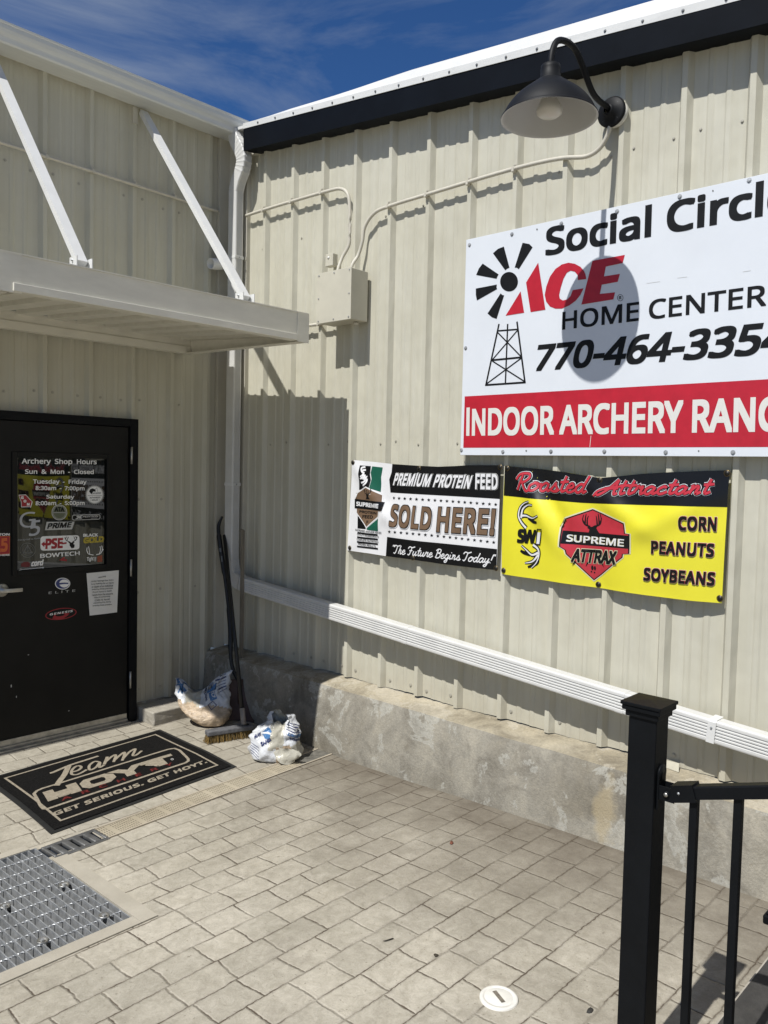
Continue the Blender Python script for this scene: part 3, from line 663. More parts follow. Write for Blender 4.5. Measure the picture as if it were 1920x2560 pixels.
lo = MB(); lo.sweep(rect_ribbed(.074, .103, 'b-', 4), pth, DS, Vector((0, 1, .2)).normalized(), True, False, [1.03-(.02 if i % 3 == 0 else 0) for i in range(len(pth))]); lo.build('elbow', ds)
# horizontal: t = -y, up = z -> a = t x up = (-1,0,0): a+ faces -x
hp = MB(); hp.sweep(rect_ribbed(.074, .104, 'a+', 5), [(XC-.002, -.33, dz(-.33)), (XC-.002, YEND, dz(YEND))], DS); hp.build('horizontal_pipe', ds)
SEAM = []
for px_, py_ in ((1008, 1572), (1545, 1745)):
    q = onX(px_, py_, -.104); SEAM.append(q.y)
cp = rect_ribbed(.0765, .1065, 'a+', 5)
for y in SEAM+[-.47]:
    c_ = MB(); c_.sweep(cp, [(XC-.002, y+.012, dz(y+.012)), (XC-.002, y-.03, dz(y-.03))], DS); c_.build('coupling', ds)
def hstrap(y):
    c_ = MB(); c_.sweep([(.0405, -.05), (.0405, .045), (.034, .0545), (-.045, .0555), (-.045, .0545), (.033, .0535), (.0393, .044), (.0393, -.05), (.034, -.056), (-.045, -.0565), (-.045, -.0555), (.033, -.055)][:8]+[(.0393, -.05)], [(XC-.002, y+.018, dz(y+.018)), (XC-.002, y-.018, dz(y-.018))], WHITE)
    screw(c_, (XC-.0425, y, dz(y)+.018), (-1, 0, 0), .004, GALV); return c_.build('strap', ds)
yS = onX(1778, 1835, -.104).y
for y in (yS, yS-1.9): hstrap(y)
for z in (3.31, 1.66):
    c_ = MB(); c_.box((XC-.0375, YC-.0500, z-.011), (XC+.0395, YC+.051, z+.011), WHITE, .002); screw(c_, (XC+.0, YC-.0498, z), (0, -1, 0), .004, GALV); c_.build('strap', ds)

# ------------------------------------------------------------------ awning
AX0, AX1, AYF = -2.192, -.352, -1.31
aw = thing('entrance_awning', 'beige flat metal awning hung on two white braces over the black door', 'awning', (-1.27, 0, 2.6))
AWM = mat('awning_beige_paint', (.70, .68, .595), .45, var=.07, vscale=5, stretch=(1, 3, 3), bump=.06, bscale=8)
fs_ = MB()
fs_.box((AX0, AYF, 2.600), (AX1, AYF+.02, 2.729), AWM); fs_.box((AX0+.06, AYF-.013, 2.562), (AX1-.095, AYF+.05, 2.5995), AWM, .002)
fs_.box((AX1-.09, AYF-.004, 2.556), (AX1+.003, AYF-.0005, 2.733), AWM); fs_.box((AX0-.003, AYF-.004, 2.556), (AX0+.10, AYF-.0005, 2.733), AWM)
fs_.box((AX0, AYF-.006, 2.7295), (AX1, AYF+.045, 2.736), AWM)
fs_.build('front_fascia', aw)
sd2 = MB()
def sloped(mb, x0, x1, ya, yb, zba, zta, zbb, ztb, m):
    mb.add([(x0, ya, zba), (x1, ya, zba), (x1, yb, zbb), (x0, yb, zbb), (x0, ya, zta), (x1, ya, zta), (x1, yb, ztb), (x0, yb, ztb)],
           [(0, 1, 2, 3), (4, 5, 6, 7), (0, 1, 5, 4), (1, 2, 6, 5), (2, 3, 7, 6), (3, 0, 4, 7)], m)
for x0, x1 in ((AX1-.012, AX1), (AX0, AX0+.012)):
    b = MB(); sloped(b, x0, x1, AYF+.0205, -.004, 2.560, 2.728, 2.590, 2.75, AWM)
    xi0, xi1 = (x0-.045, x0-.0005) if x0 > -1 else (x1+.0005, x1+.045)
    sloped(b, xi0, xi1, AYF+.051, -.07, 2.561, 2.566, 2.590, 2.595, AWM)
    b.build('side_beam', aw)
bb = MB(); bb.box((AX0+.013, -.068, 2.590), (AX1-.013, -.004, 2.640), AWM, .002); bb.box((AX0+.013, -.060, 2.6405), (AX1-.013, -.004, 2.700), AWM, .002); bb.build('rear_beam', aw)
dk = MB(); dp = []; pit_ = .192; x = AX0+.02
while x < AX1-.05:
    dp += [(x, 0), (x+.100, 0), (x+.108, .075), (x+pit_-.008, .075)]; x += pit_
vs = []
for y, z in ((AYF+.03, 2.600), (-.0605, 2.684)):
    vs += [(a, y, z+d) for a, d in dp]
nn = len(dp); dk.add(vs, [(i, i+1, nn+i+1, nn+i) for i in range(nn-1)], AWM); dk.build('deck', aw)
for xb, pts in ((-.745, None), (-1.745, None)):
    top = Vector((xb+.02, -.012, 4.175)); bot = Vector((xb-.015, -1.215, 2.775))
    b = MB(); b.sweep([(-.027, -.016), (.027, -.016), (.027, .016), (-.027, .016)], [top, bot], WHITE, Vector((0, 0, 1)))
    br_ = b.build('brace', aw)
    k = MB(); k.box((xb-.062, -1.258, 2.7365), (xb+.03, -1.165, 2.741), WHITE)
    k.box((xb-.056, -1.25, 2.7415), (xb-.0515, -1.175, 2.80), WHITE); k.box((xb+.0225, -1.25, 2.7415), (xb+.027, -1.175, 2.80), WHITE)
    k.tube([(xb-.064, -1.208, 2.783), (xb+.036, -1.208, 2.783)], .006, GALV, 8); k.build('bracket', br_)
    k = MB(); k.box((xb-.055, -.010, 4.085), (xb-.02, .02, 4.19), TRIM); k.build('bracket', br_)
sc = MB()
for a, b in ((1460, 1755), (1490, 1785)): pass
p = onY(703, 848, AYF+.02)
sc.box((p.x-.045, AYF+.055, 2.572), (p.x+.05, AYF+.10, 2.59), HOLE); sc.build('light_slot', aw)

# ------------------------------------------------------------------ conduits, boxes, small lights
CON = mat('painted_conduit', (.53, .50, .42), .5, var=.08, vscale=15)
def conduit(label, pts, r, straps, fn=5):
    t = thing('conduit', label, 'conduit', pts[0], 'painted conduits on the walls'); b = MB(); b.tube(catmull(pts, fn), r, CON, 10); b.build('pipe', t)
    for p, ax in straps:
        k = MB(); p = Vector(p)
        if ax == 'B': k.box((p.x-.013, p.y-.008, p.z-.012), (0.0, p.y+.008, p.z+.013), CON, .002); k.box((-.004, p.y-.008, p.z+.0135), (0.002, p.y+.008, p.z+.034), CON); screw(k, (-.004, p.y, p.z+.026), (-1, 0, 0), .004)
        else: k.box((p.x-.008, p.y-.013, p.z-.012), (p.x+.008, -.0005, p.z+.013), CON, .002); k.box((p.x-.008, -.004, p.z+.0135), (p.x+.008, .002, p.z+.034), CON)
        k.build('strap', t)
    return t
rY = lambda n: RIDGE0_B-.013-n*PITCH_B
rX = lambda n: RIDGE0_A+.013+n*PITCH_A
cx = -.014
conduit('thin beige conduit crossing the door wall above the awning, behind the braces', [(-6.4, -.014, 3.69), (-3, -.014, 3.69), (-1.7, -.014, 3.69), (-.4, -.014, 3.672), (-.14, -.014, 3.668), (-.115, -.014, 3.668)], .011,
        [((rX(n), -.014, 3.69-.013*max(0, (rX(n)+1.7)/1.3)), 'A') for n in range(-6, 4)])
conduit('beige conduit from the downspout corner bending down into the grey electrical box', [(cx, -.228, 3.618), (cx, -.40, 3.619), (cx, -.80, 3.614), (cx, -1.10, 3.607), (cx, -1.22, 3.595), (cx, -1.287, 3.545), (cx, -1.308, 3.44), (cx, -1.310, 3.30), (cx-.002, -1.305, 3.22), (cx-.02, -1.270, 3.15), (-.06, -1.262, 3.08), (-.07, -1.262, 3.03)], .011,
        [((cx, rY(n), 3.617-.0035*n), 'B') for n in range(0, 3)])
conduit('long beige conduit rising from the electrical box and running to the wall lamp', [(-.07, -1.385, 3.03), (-.06, -1.388, 3.08), (cx-.01, -1.40, 3.14), (cx, -1.425, 3.22), (cx, -1.445, 3.31), (cx, -1.52, 3.378), (cx, -1.64, 3.398), (cx, -1.95, 3.405), (cx, -2.45, 3.412), (cx, -2.70, 3.408), (cx, -2.86, 3.395), (cx, -2.985, 3.372), (cx, -3.06, 3.395), (cx-.008, -3.105, 3.45), (cx-.012, -3.115, 3.492)], .011,
        [((cx, rY(n), 3.40+.002*(n-4)), 'B') for n in range(4, 8)])
conduit('short beige conduit leaving the lower left of the electrical box behind the awning', [(cx, -.55, 2.752), (cx, -.80, 2.752), (cx, -1.13, 2.752), (-.03, -1.17, 2.755)], .011, [((cx, rY(n), 2.752), 'B') for n in (1, 2)])
jb = thing('electrical_box', 'square beige metal electrical box on the right wall with conduits on top', 'electrical box', (0, -1.32, 2.72))
BX = mat('box_beige_paint', (.51, .485, .40), .5, var=.05, vscale=8)
b = MB(); b.box((-.146, -1.470, 2.721), (0, -1.167, 3.032), BX, .003); b.build('body', jb)
b = MB(); b.box((-.152, -1.474, 2.717), (-.1465, -1.163, 3.036), BX, .002)
for y in (-1.18, -1.32, -1.457):
    for z in (2.733, 3.02): screw(b, (-.152, y, z), (-1, 0, 0), .0035, GALV)
for y in (-1.18, -1.457): screw(b, (-.152, y, 2.876), (-1, 0, 0), .0035, GALV)
b.build('cover', jb)
for p, q, r_ in (((-.075, -1.385, 3.0365), (-.075, -1.385, 3.058), .019), ((-.06, -1.262, 3.0365), (-.06, -1.262, 3.05), .017), ((-.05, -1.42, 2.70), (-.05, -1.42, 2.7165), .016)):
    b = MB(); b.tube([p, q], r_, CON, 12); b.build('fitting', jb)
sb = thing('sensor_box', 'tiny pale box on the wall just above the electrical box', 'box', (0, -1.155, 3.1))
b = MB(); b.box((-.045, -1.19, 3.108), (0, -1.118, 3.188), BX, .004); b.build('case', sb); b = MB(); b.lathe([(.009, 0), (.009, .003), (.0001, .004)], LETW, (-.0452, -1.15, 3.163), (-1, 0, 0), 12); b.build('lens', sb)
fl_ = thing('security_light', 'small white tube-shaped light on the door wall behind the right brace', 'light', (-.13, -.04, 3.26))
b = MB(); ax = Vector((-.92, -.12, -.16)).normalized(); c0 = Vector((-.115, -.075, 3.272))
b.lathe([(.0001, 0), (.040, 0), (.042, .012), (.039, .11), (.034, .112), (.030, .06), (.0001, .06)], WHITE, c0, tuple(ax), 24); b.build('housing', fl_)
b = MB(); b.tube([c0, c0+Vector((.01, .06, .01)), (-.098, .0, 3.285)], .013, WHITE, 10); b.lathe([(.0001, .0), (.036, 0), (.036, -.01), (.0001, -.012)], GALV, c0+Vector((.004, 0, 0)), tuple(ax), 20); b.build('mount', fl_)

# ------------------------------------------------------------------ gooseneck wall lamp
LY = -3.122
lamp = thing('wall_lamp', 'dark gooseneck barn lamp reaching out over the white store sign', 'lamp', (0, LY, 3.54))
b = MB(); b.lathe([(.062, 0), (.062, .022), (.0001, .022)], mat('white_box_plastic', (.62, .60, .53), .5), (-.001, LY-.012, 3.538), (-1, 0, 0), 28); b.build('wall_box', lamp)
b = MB(); b.lathe([(.072, 0), (.072, .008), (.062, .014), (.03, .018), (.027, .045), (.019, .048)], LAMPM, (-.024, LY, 3.545), (-1, 0, 0), 32)
for k in range(4): screw(b, (-.034, LY+.05*math.cos(.8+k*1.57), 3.545+.05*math.sin(.8+k*1.57)), (-1, 0, 0), .004, GALV)
b.build('mounting_plate', lamp)
b = MB(); pth = catmull([(-.03, LY, 3.548), (-.08, LY, 3.556), (-.15, LY, 3.556), (-.215, LY, 3.572), (-.275, LY, 3.618), (-.33, LY, 3.668), (-.39, LY, 3.704), (-.465, LY, 3.706), (-.535, LY, 3.681), (-.570, LY, 3.632), (-.583, LY, 3.58), (-.583, LY, 3.53)], 6)
b.tube(pth, .0138, LAMPM, 14); b.build('arm', lamp)
LC = (-.583, LY, 0)
zr = 3.336; RR = .205
prof = [(.030, zr+.226), (.041, zr+.222), (.043, zr+.206), (.044, zr+.165), (.055, zr+.160)]
for q_ in catmull([(.055, 1.0, 0), (.092, .83, 0), (.146, .56, 0), (.182, .29, 0), (.203, .04, 0)], 5): prof.append((q_.x, zr+.158*q_.y))
prof[-1] = (RR-.002, zr+.006); prof += [(RR+.003, zr+.003), (RR+.003, zr-.003)]
sh = MB(); sh.lathe(prof, LAMPM, LC, None, 56)
inner = [(RR+.003, zr-.003), (RR-.001, zr-.002)]+[(p[0]-.004, p[1]-.005) for p in reversed(prof[5:-2])]+[(.0001, zr+.155)]
sh.lathe(inner, LAMPIN, LC, None, 56); shade = sh.build('shade', lamp)
bu = MB(); bu.lathe([(.0001, zr+.135), (.022, zr+.13), (.024, zr+.105), (.030, zr+.09), (.050, zr+.05), (.056, zr+.032), (.054, zr+.018), (.038, zr+.006), (.0001, zr+.002)], mat('frosted_bulb', (.55, .53, .47), .3), LC, None, 32); bu.build('bulb', lamp)
so2 = MB(); so2.lathe([(.0001, zr+.152), (.026, zr+.152), (.026, zr+.136), (.0001, zr+.1355)], LAMPIN, LC, None, 20); so2.build('socket', lamp)
#@@SIGNS
# ------------------------------------------------------------------ store sign
SX, SYL, SYR, SZB, SZT = -.040, -2.2687, -4.715, 1.885, 3.083
sg = thing('store_sign', 'large white and red store sign with a windmill and phone number', 'sign', (0, -3.4, 1.9))
b = MB(); b.box((-.005, SYR, SZB), (SX, SYL, SZT), SIGNW, .001); b.build('panel', sg)
def inv_sign(x, y): p = onX(x, y, SX); return (p.y, p.z)
ar = Art(inv_sign, lambda a, b_, l: (SX-.0004-l, a, b_))
ar.z = (1120, 400, 2.074)
yl = ar.px((85, 1300))[0]; zb_ = ar.px((75, 1492))[1]
ar.mb.add([ar.place(a, b_, .0004) for a, b_ in ((yl, zb_), (SYR+.015, zb_), (SYR+.015, 2.2138), (yl, 2.2138))], [(0, 1, 2, 3)], RED)
ar.build('red_band', sg)
ar.text('INDOOR ARCHERY RANGE', (95, 1432), (1592, 1412), (97, 1284), LETW, .0012, .028, ref='INDOOR ARCHERY RAN'); ar.build('lettering', sg)
ar.text('Social Circle', (505, 500), (1632, 294), (509, 345), INK, .0008, .026, ref='Social Circl'); ar.build('lettering', sg)
ar.text('HOME CENTER', (592, 882), (1650, 757), (594, 787), INK, .0008, .014); ar.build('lettering', sg)
ar.text('770-464-3354', (440, 1098), (1606, 1013), (470, 957), INK, .0008, .027, ref='770-464-335'); ar.build('lettering', sg)
ar.z = (1150, 480, 3.687)
ar.circ((1478, 975), 26, 29, 4, INK, .0008); ar.text('R', (1466, 992), (1490, 988), (1466, 962), INK, .0008, .02)
ar.build('registered_mark', sg)
for pts in (((422, 1140), (560, 915), (592, 1113)), ((610, 835), (722, 652), (788, 1085), (652, 1107)),
            ((1222, 635), (1520, 580), (1500, 655), (1345, 688), (1328, 778), (1475, 755), (1455, 828), (1308, 855), (1290, 940), (1430, 925), (1415, 990), (1120, 1038)),
            ((1165, 803), (1158, 762), (1145, 730), (1112, 690), (1060, 662), (1000, 652), (940, 668), (880, 710), (830, 780), (797, 870), (782, 950), (795, 1010), (830, 1055), (880, 1075), (940, 1075), (1010, 1045), (1070, 1000), (1110, 950), (1140, 888), (1040, 905), (1020, 960), (990, 990), (950, 1000), (922, 985), (915, 950), (930, 880), (955, 800), (985, 745), (1020, 725), (1060, 735), (1085, 765), (1088, 812))):
    ar.poly(pts, RED, .001)
ar.build('red_logo', sg)
for pts in (((578, 468), (640, 480), (670, 510), (543, 712), (525, 698), (505, 697)), ((305, 565), (350, 525), (405, 503), (457, 697), (435, 708), (418, 722)),
            ((150, 765), (175, 705), (210, 660), (357, 760), (345, 780), (338, 800)), ((147, 890), (340, 853), (338, 880), (343, 895), (157, 1000), (147, 950)),
            ((375, 935), (393, 950), (408, 953), (338, 1170), (295, 1155), (255, 1120))): ar.poly(pts, INK, .0008)
ar.disc((453, 827), 82, 90, INK, .0008, 40)
ar.z = (1120, 400, 2.074)
for a, b_, w in (((265, 850), (197, 1167), .010), ((358, 838), (400, 1157), .010), ((310, 850), (298, 1161), .009), ((193, 1167), (403, 1153), .010), ((258, 886), (362, 878), .008), ((228, 1038), (382, 1023), .010),
                 ((256, 892), (380, 1020), .007), ((362, 882), (230, 1036), .007), ((230, 1042), (400, 1150), .007), ((382, 1026), (197, 1163), .007)): ar.stroke([a, b_], w, INK, .0008)
ar.build('windmill_logo', sg)
bolts = [(112, 440), (332, 385), (588, 330), (877, 267), (1202, 190), (1562, 105), (92, 975), (70, 1504), (285, 1513), (534, 1511), (811, 1511), (1129, 1516), (1478, 1516)]
ar.z = (1120, 400, 2.074)
for p in bolts:
    a, b_ = ar.px(p); k = MB(); screw(k, (SX-.0005, a, b_), (-1, 0, 0), .0072, GALV); k.build('bolt', sg)
for p in ((462, 360), (1374, 160), (406, 1508), (1300, 1509)):
    ar.disc(p, 4, 5, DECD, .0006); ar.build('screw_hole', sg)
for p, q in (((1030, 640), (1100, 630)), ((1190, 612), (1240, 606)), ((1530, 580), (1570, 573))): ar.stroke([p, q], .0015, LETG, .0006); ar.build('scratch', sg)
ar.stroke([(742, 1430), (736, 1490)], .0025, LETW, .0013)
ar.build('scratch', sg)

# ------------------------------------------------------------------ banners
def make_banner(name, label, quad, wave, edges):
    t = thing(name, label, 'banner', (0, (quad[0][0]+quad[1][0])/2, quad[3][1]), 'vinyl banners on the right wall')
    yL, yR = quad[0][0], quad[1][0]
    def uv(a, b_):
        u = (a-yL)/(yR-yL); zt = quad[0][1]+(quad[1][1]-quad[0][1])*u; zb2 = quad[3][1]+(quad[2][1]-quad[3][1])*u
        return u, (b_-zb2)/(zt-zb2)
    def place(a, b_, l):
        u, v = uv(a, b_); return (-.006-wave(u, v)-l*1.7, a, b_)
    inv = lambda x, y: (lambda p: (p.y, p.z))(onX(x, y, -.02))
    return t, Art(inv, place, .016)
def gauss(x, s): return math.exp(-(x/s)**2)
def crease(u, v, p, q, w):
    d = (q[0]-p[0], q[1]-p[1]); L_ = math.hypot(*d); t_ = ((u-p[0])*d[0]+(v-p[1])*d[1])/L_/L_
    n_ = ((u-p[0])*d[1]-(v-p[1])*d[0])/L_
    return gauss(n_, w)*max(0, min(1, 1.15-abs(t_-.5)*1.7))
def wave1(u, v):
    u, v = max(0, min(1, u)), max(0, min(1, v))
    w = .016*abs(math.sin(math.pi*u))**.7*(1-v)**1.2+.010*math.sin(math.pi*min(1, max(0, v)))*math.sin(math.pi*u)
    w += .018*crease(u, v, (.0, 1.0), (.34, .25), .045)-.014*crease(u, v, (.30, 1.0), (.26, .35), .05)+.006*math.sin(u*17)*(.3+.7*abs(v-.5))
    w += .012*crease(u, v, (.05, .05), (.3, .5), .05)
    return max(0, w)+.001
def wave2(u, v):
    u, v = max(0, min(1, u)), max(0, min(1, v))
    w = .022*abs(math.sin(2*math.pi*u))**.8*(1-v)+.020*math.sin(math.pi*min(1, max(0, v)))*(.4+.6*math.sin(math.pi*u))
    w += .024*crease(u, v, (.10, .92), (.30, .30), .05)-.020*crease(u, v, (.17, .95), (.36, .35), .045)+.020*crease(u, v, (.42, .86), (.72, .45), .06)+.016*crease(u, v, (.98, .85), (.55, .35), .07)
    w += .004*math.sin(u*23+v*3)*(1-v)
    return max(0, w)+.001
Z1 = (860, 1130, 4.1475)
q1 = [(-1.372, 1.848), (-2.524, 1.831), (-2.517, 1.253), (-1.344, 1.271)]
bn, ar = make_banner('vinyl_banner', 'smaller black and white vinyl banner with brown slogan letters and rows of stars', q1, wave1, None); ar.z = Z1
ar.poly([(75, 82), (280, 100), (487, 124), (760, 142), (960, 152), (1120, 146), (1300, 136), (1615, 137), (1600, 480), (1567, 1228), (1300, 1195), (1000, 1160), (700, 1113), (430, 1080), (250, 1050), (20, 1020), (45, 600)], BANW, 0)
ar.poly([(487, 124), (760, 142), (960, 152), (1120, 146), (1300, 136), (1615, 137), (1602, 487), (1300, 467), (900, 445), (468, 420), (455, 285), (480, 210)], BANK, .0006)
ar.poly([(447, 880), (800, 925), (1200, 965), (1573, 1008), (1567, 1228), (1300, 1195), (1000, 1160), (700, 1113), (430, 1080)], BANK, .0006)
ar.build('cloth', bn)
def outlined(*a, **k):
    _outl(*a, **k); ar.build('lettering', bn)
def _outl(t, p0, p1, p2, fill, out, g1=.02, bold=.03, out2=None, g2=.05, l=.0012, sp=1.0):
    l += .0012
    if out2: ar.text(t, p0, p1, p2, out2, l-.0012, bold, grow=g2, sp=sp)
    ar.text(t, p0, p1, p2, out, l, bold, grow=g1, sp=sp); ar.text(t, p0, p1, p2, fill, l+.0012, bold, sp=sp)
outlined('PREMIUM PROTEIN', (498, 345), (1297, 382), (530, 213), BANW, BANK, .012, .03, LETG, .03, .0014, 1.06)
outlined('FEED', (1360, 385), (1585, 392), (1362, 225), BANW, BANK, .012, .03, LETG, .03, .0014, 1.06)
outlined('SOLD', (478, 770), (900, 812), (500, 542), BANB, BANK, .022, .030, BANW, .045, .0014, 1.1)
outlined('HERE!', (965, 830), (1545, 868), (985, 572), BANB, BANK, .022, .030, BANW, .045, .0014, 1.1)
ar.script('"The Future Begins Today!"', (492, 1046), (1545, 1158), (514, 962), .0062, BANW, .0014); ar.build('lettering', bn)
n_ = 18
for k in range(n_):
    u = k/(n_-1); ar.star((510+1050*u, 476+52*u+16*u*u), 19, INK, .0012); ar.star((475+1065*u, 826+78*u+33*u*u), 19, INK, .0012)
ar.build('star_rows', bn)
for k, (t_, x0, x1, yy) in enumerate((('INCREASED ANTLER MASS', 112, 388, 830), ('QUALITY INGREDIENTS', 132, 362, 876), ('COMPLETE NUTRITION', 133, 355, 925), ('PROVEN RESULTS', 150, 328, 973))):
    ar.text(t_, (x0, yy-12), (x1, yy+20), (x0, yy-34), INK, .0012, .01)
    ar.poly([(136, yy-3), (350, yy+22), (350, yy+40), (136, yy+14)], BANK, .0012)
ar.build('small_print', bn)
ar.poly([(160, 138), (268, 146), (262, 230), (275, 290), (268, 380), (150, 392), (158, 300), (150, 230)], BANK, .0008)
ar.poly([(282, 148), (388, 160), (372, 260), (375, 330), (372, 415), (272, 375), (280, 280), (268, 215)], BANG, .0008)
ar.poly([(135, 660), (232, 770), (232, 800), (135, 792)], BANK, .0008); ar.poly([(245, 790), (362, 690), (355, 822), (245, 805)], BANG, .0008)
sh1 = [(238, 357), (395, 440), (398, 510), (417, 518), (402, 620), (372, 618), (365, 675), (237, 790), (118, 632), (118, 590), (98, 582), (100, 478), (128, 478), (128, 415)]
ar.poly(sh1, BANW, .0010); ar.poly(scale_pts(sh1, .94), BANB, .0013)
ar.poly([(103, 485), (415, 520), (402, 612), (102, 582)], BANK, .0016); ar.text('SUPREME', (120, 558), (368, 585), (122, 513), BANW, .0020, .045)
ar.text('PROTEIN', (155, 630), (343, 650), (157, 602), INK, .0017, .03); ar.text('FEED', (188, 686), (303, 692), (190, 652), INK, .0017, .03)
ar.stroke([(235, 760), (232, 735)], .006, INK, .0017); ar.stroke([(240, 735), (240, 710)], .008, INK, .0017); ar.stroke([(252, 735), (252, 710)], .006, INK, .0017)
ar.poly([(225, 490), (280, 490), (262, 462), (272, 448), (255, 436), (236, 442), (238, 465)], INK, .0017)
for s_ in ([(250, 440), (225, 425), (220, 400), (228, 385)], [(258, 440), (285, 425), (290, 395), (285, 380)], [(250, 438), (245, 410), (252, 392)], [(262, 438), (268, 412), (265, 395)], [(224, 412), (212, 400)], [(288, 410), (300, 400)]): ar.stroke(s_, .005, INK, .0017, curve=4)
for s_ in ([(215, 155), (180, 165), (185, 200), (210, 220)], [(190, 190), (222, 185)], [(210, 220), (195, 240), (225, 245)], [(205, 350), (235, 320), (240, 285), (210, 280)], [(185, 320), (215, 310), (230, 290)]): ar.stroke(s_, .012, BANW, .0012, curve=5)
ar.text('SW', (172, 282), (240, 290), (176, 240), BANW, .0013, .06)
ar.build('emblem', bn)
GROM = mat('dark_grommet', (.03, .028, .025), .4, .6); BRASS = mat('brass_grommet', (.16, .12, .06), .4, .8)
def grommets(t, ar_, pts):
    for p in pts:
        a, b_ = ar_.px(p); k = MB(); x = ar_.place(a, b_, .001)[0]; k.lathe([(.012, 0), (.011, .003), (.0001, .004)], GROM, (x, a, b_), (-1, 0, 0), 14); k.lathe([(.015, 0), (.015, .0015), (.012, .0018)], BRASS, (x, a, b_), (-1, 0, 0), 16); k.build('grommet', t)
grommets(bn, ar, ((88, 108), (772, 170), (1607, 158), (48, 995), (722, 1098), (1563, 1208)))
Z2 = (1240, 1150, 2.765)
q2 = [(-2.552, 1.829), (-3.750, 1.823), (-3.741, 1.231), (-2.550, 1.246)]
bn, ar = make_banner('vinyl_banner', 'larger yellow vinyl banner with black top band and red shield, right of the smaller banner', q2, wave2, None); ar.z = Z2
top2 = [(53, 40), (300, 62), (480, 85), (620, 108), (715, 124), (850, 112), (1000, 95), (1200, 84), (1400, 76), (1610, 70)]
ar.poly(top2+[(1595, 325), (1575, 650), (1553, 992), (1350, 972), (1050, 935), (700, 885), (500, 855), (300, 825), (30, 788), (42, 400)], BANY, 0)
ar.poly(top2+[(1597, 326), (1300, 318), (1000, 310), (600, 296), (350, 275), (50, 246)], BANK, .0006)
ar.build('cloth', bn)
for t_, p0, p1, p2 in (('Roasted', (140, 206), (628, 226), (165, 98)), ('Attractant', (735, 236), (1478, 232), (768, 140))):
    for w_, m_, l_ in ((.0235, BANW, .0014), (.0185, BANK, .0026), (.0125, BANR, .0038)): ar.script(t_, p0, p1, p2, w_, m_, l_)
    ar.build('script_lettering', bn)
for w_, m_, l_ in ((.020, BANW, .0014), (.015, BANK, .0026), (.010, BANR, .0038)): ar.stroke([(685, 250), (715, 215), (790, 190), (890, 182)], w_, m_, l_, curve=4)
ar.build('flourish', bn)
for t_, p0, p1, p2 in (('CORN', (1272, 484), (1523, 494), (1277, 388)), ('PEANUTS', (1083, 645), (1505, 672), (1090, 556)), ('SOYBEANS', (1027, 830), (1508, 870), (1035, 742))):
    outlined(t_, p0, p1, p2, INK, BANR, .016, .032, CREAM, .034, .0014, 1.08)
sh2 = [(675, 330), (910, 432), (918, 503), (952, 508), (942, 650), (897, 652), (893, 676), (672, 842), (488, 650), (482, 622), (445, 597), (450, 460), (482, 462), (475, 397)]
ar.poly(sh2, CREAM, .0008); ar.poly(scale_pts(sh2, .965), INK, .0011); ar.poly(scale_pts(sh2, .93), BANR, .0014)
ar.poly([(470, 486), (940, 522), (930, 612), (464, 576)], BANK, .0017)
ar.text('SUPREME', (497, 562), (900, 598), (501, 513), CREAM, .0021, .035); ar.text('SUPREME', (497, 562), (900, 598), (501, 513), BANW, .0034, .008)
ar.text('ATTRAX', (528, 702), (832, 724), (548, 610), CREAM, .0018, .04, grow=.03); ar.text('ATTRAX', (528, 702), (832, 724), (548, 610), INK, .0030, .04)
for p, q in (((560, 700), (535, 728)), ((640, 705), (625, 735)), ((735, 715), (745, 740)), ((815, 690), (842, 730)), ((600, 705), (600, 722))): ar.stroke([p, q], .010, INK, .0022, taper=lambda t_: 1-t_*.9)
ar.poly([(600, 512), (735, 522), (712, 490), (702, 470), (712, 452), (690, 452), (672, 462), (648, 458), (640, 468), (655, 480), (650, 500)], INK, .0021)
for s_ in ([(660, 460), (625, 445), (608, 415), (615, 378)], [(690, 458), (725, 445), (735, 410), (728, 372)], [(640, 450), (640, 410), (648, 385)], [(708, 452), (705, 412), (700, 385)], [(618, 432), (605, 405)], [(730, 430), (738, 400)], [(625, 443), (628, 395), (632, 372)], [(722, 445), (718, 395), (714, 372)]): ar.stroke(s_, .008, INK, .0019, curve=5, taper=lambda t_: 1.15-t_*.7)
ar.disc((667, 745), 8, 17, INK, .0019); ar.disc((684, 748), 7, 15, INK, .0019); ar.disc((660, 772), 5, 6, INK, .0019); ar.disc((680, 778), 5, 6, INK, .0019)
ar.build('shield_emblem', bn)
hornA = ([(215, 470), (180, 430), (160, 385), (170, 330), (200, 300), (240, 287)], [(178, 400), (190, 340), (230, 312), (270, 312)], [(175, 385), (215, 385), (265, 402), (312, 385)], [(235, 395), (270, 425), (298, 432)])
hornB = ([(265, 585), (300, 615), (305, 660), (285, 710), (250, 745)], [(300, 655), (260, 700), (205, 712)], [(300, 640), (255, 655), (215, 620), (182, 590)], [(240, 648), (200, 640), (175, 625)], [(295, 680), (285, 715), (225, 740)])
for hs in (hornA, hornB):
    for s_ in hs: ar.stroke(s_, .024, INK, .0010, curve=5, taper=lambda t_: 1.1-.6*t_)
    for s_ in hs[:3]: ar.stroke(s_, .010, BANW, .0016, curve=5, taper=lambda t_: 1.2-.9*t_)
ar.text('SW', (150, 572), (285, 580), (158, 475), INK, .0018, .05, sp=.85); ar.poly([(285, 580), (300, 500), (325, 500), (312, 582)], BANW, .0019); ar.stroke([(285, 582), (300, 478), (332, 480), (314, 584)], .006, INK, .0022, closed=True)
ar.build('antler_emblem', bn)
grommets(bn, ar, ((70, 58), (715, 140), (1592, 92), (48, 764), (700, 862), (1542, 958)))

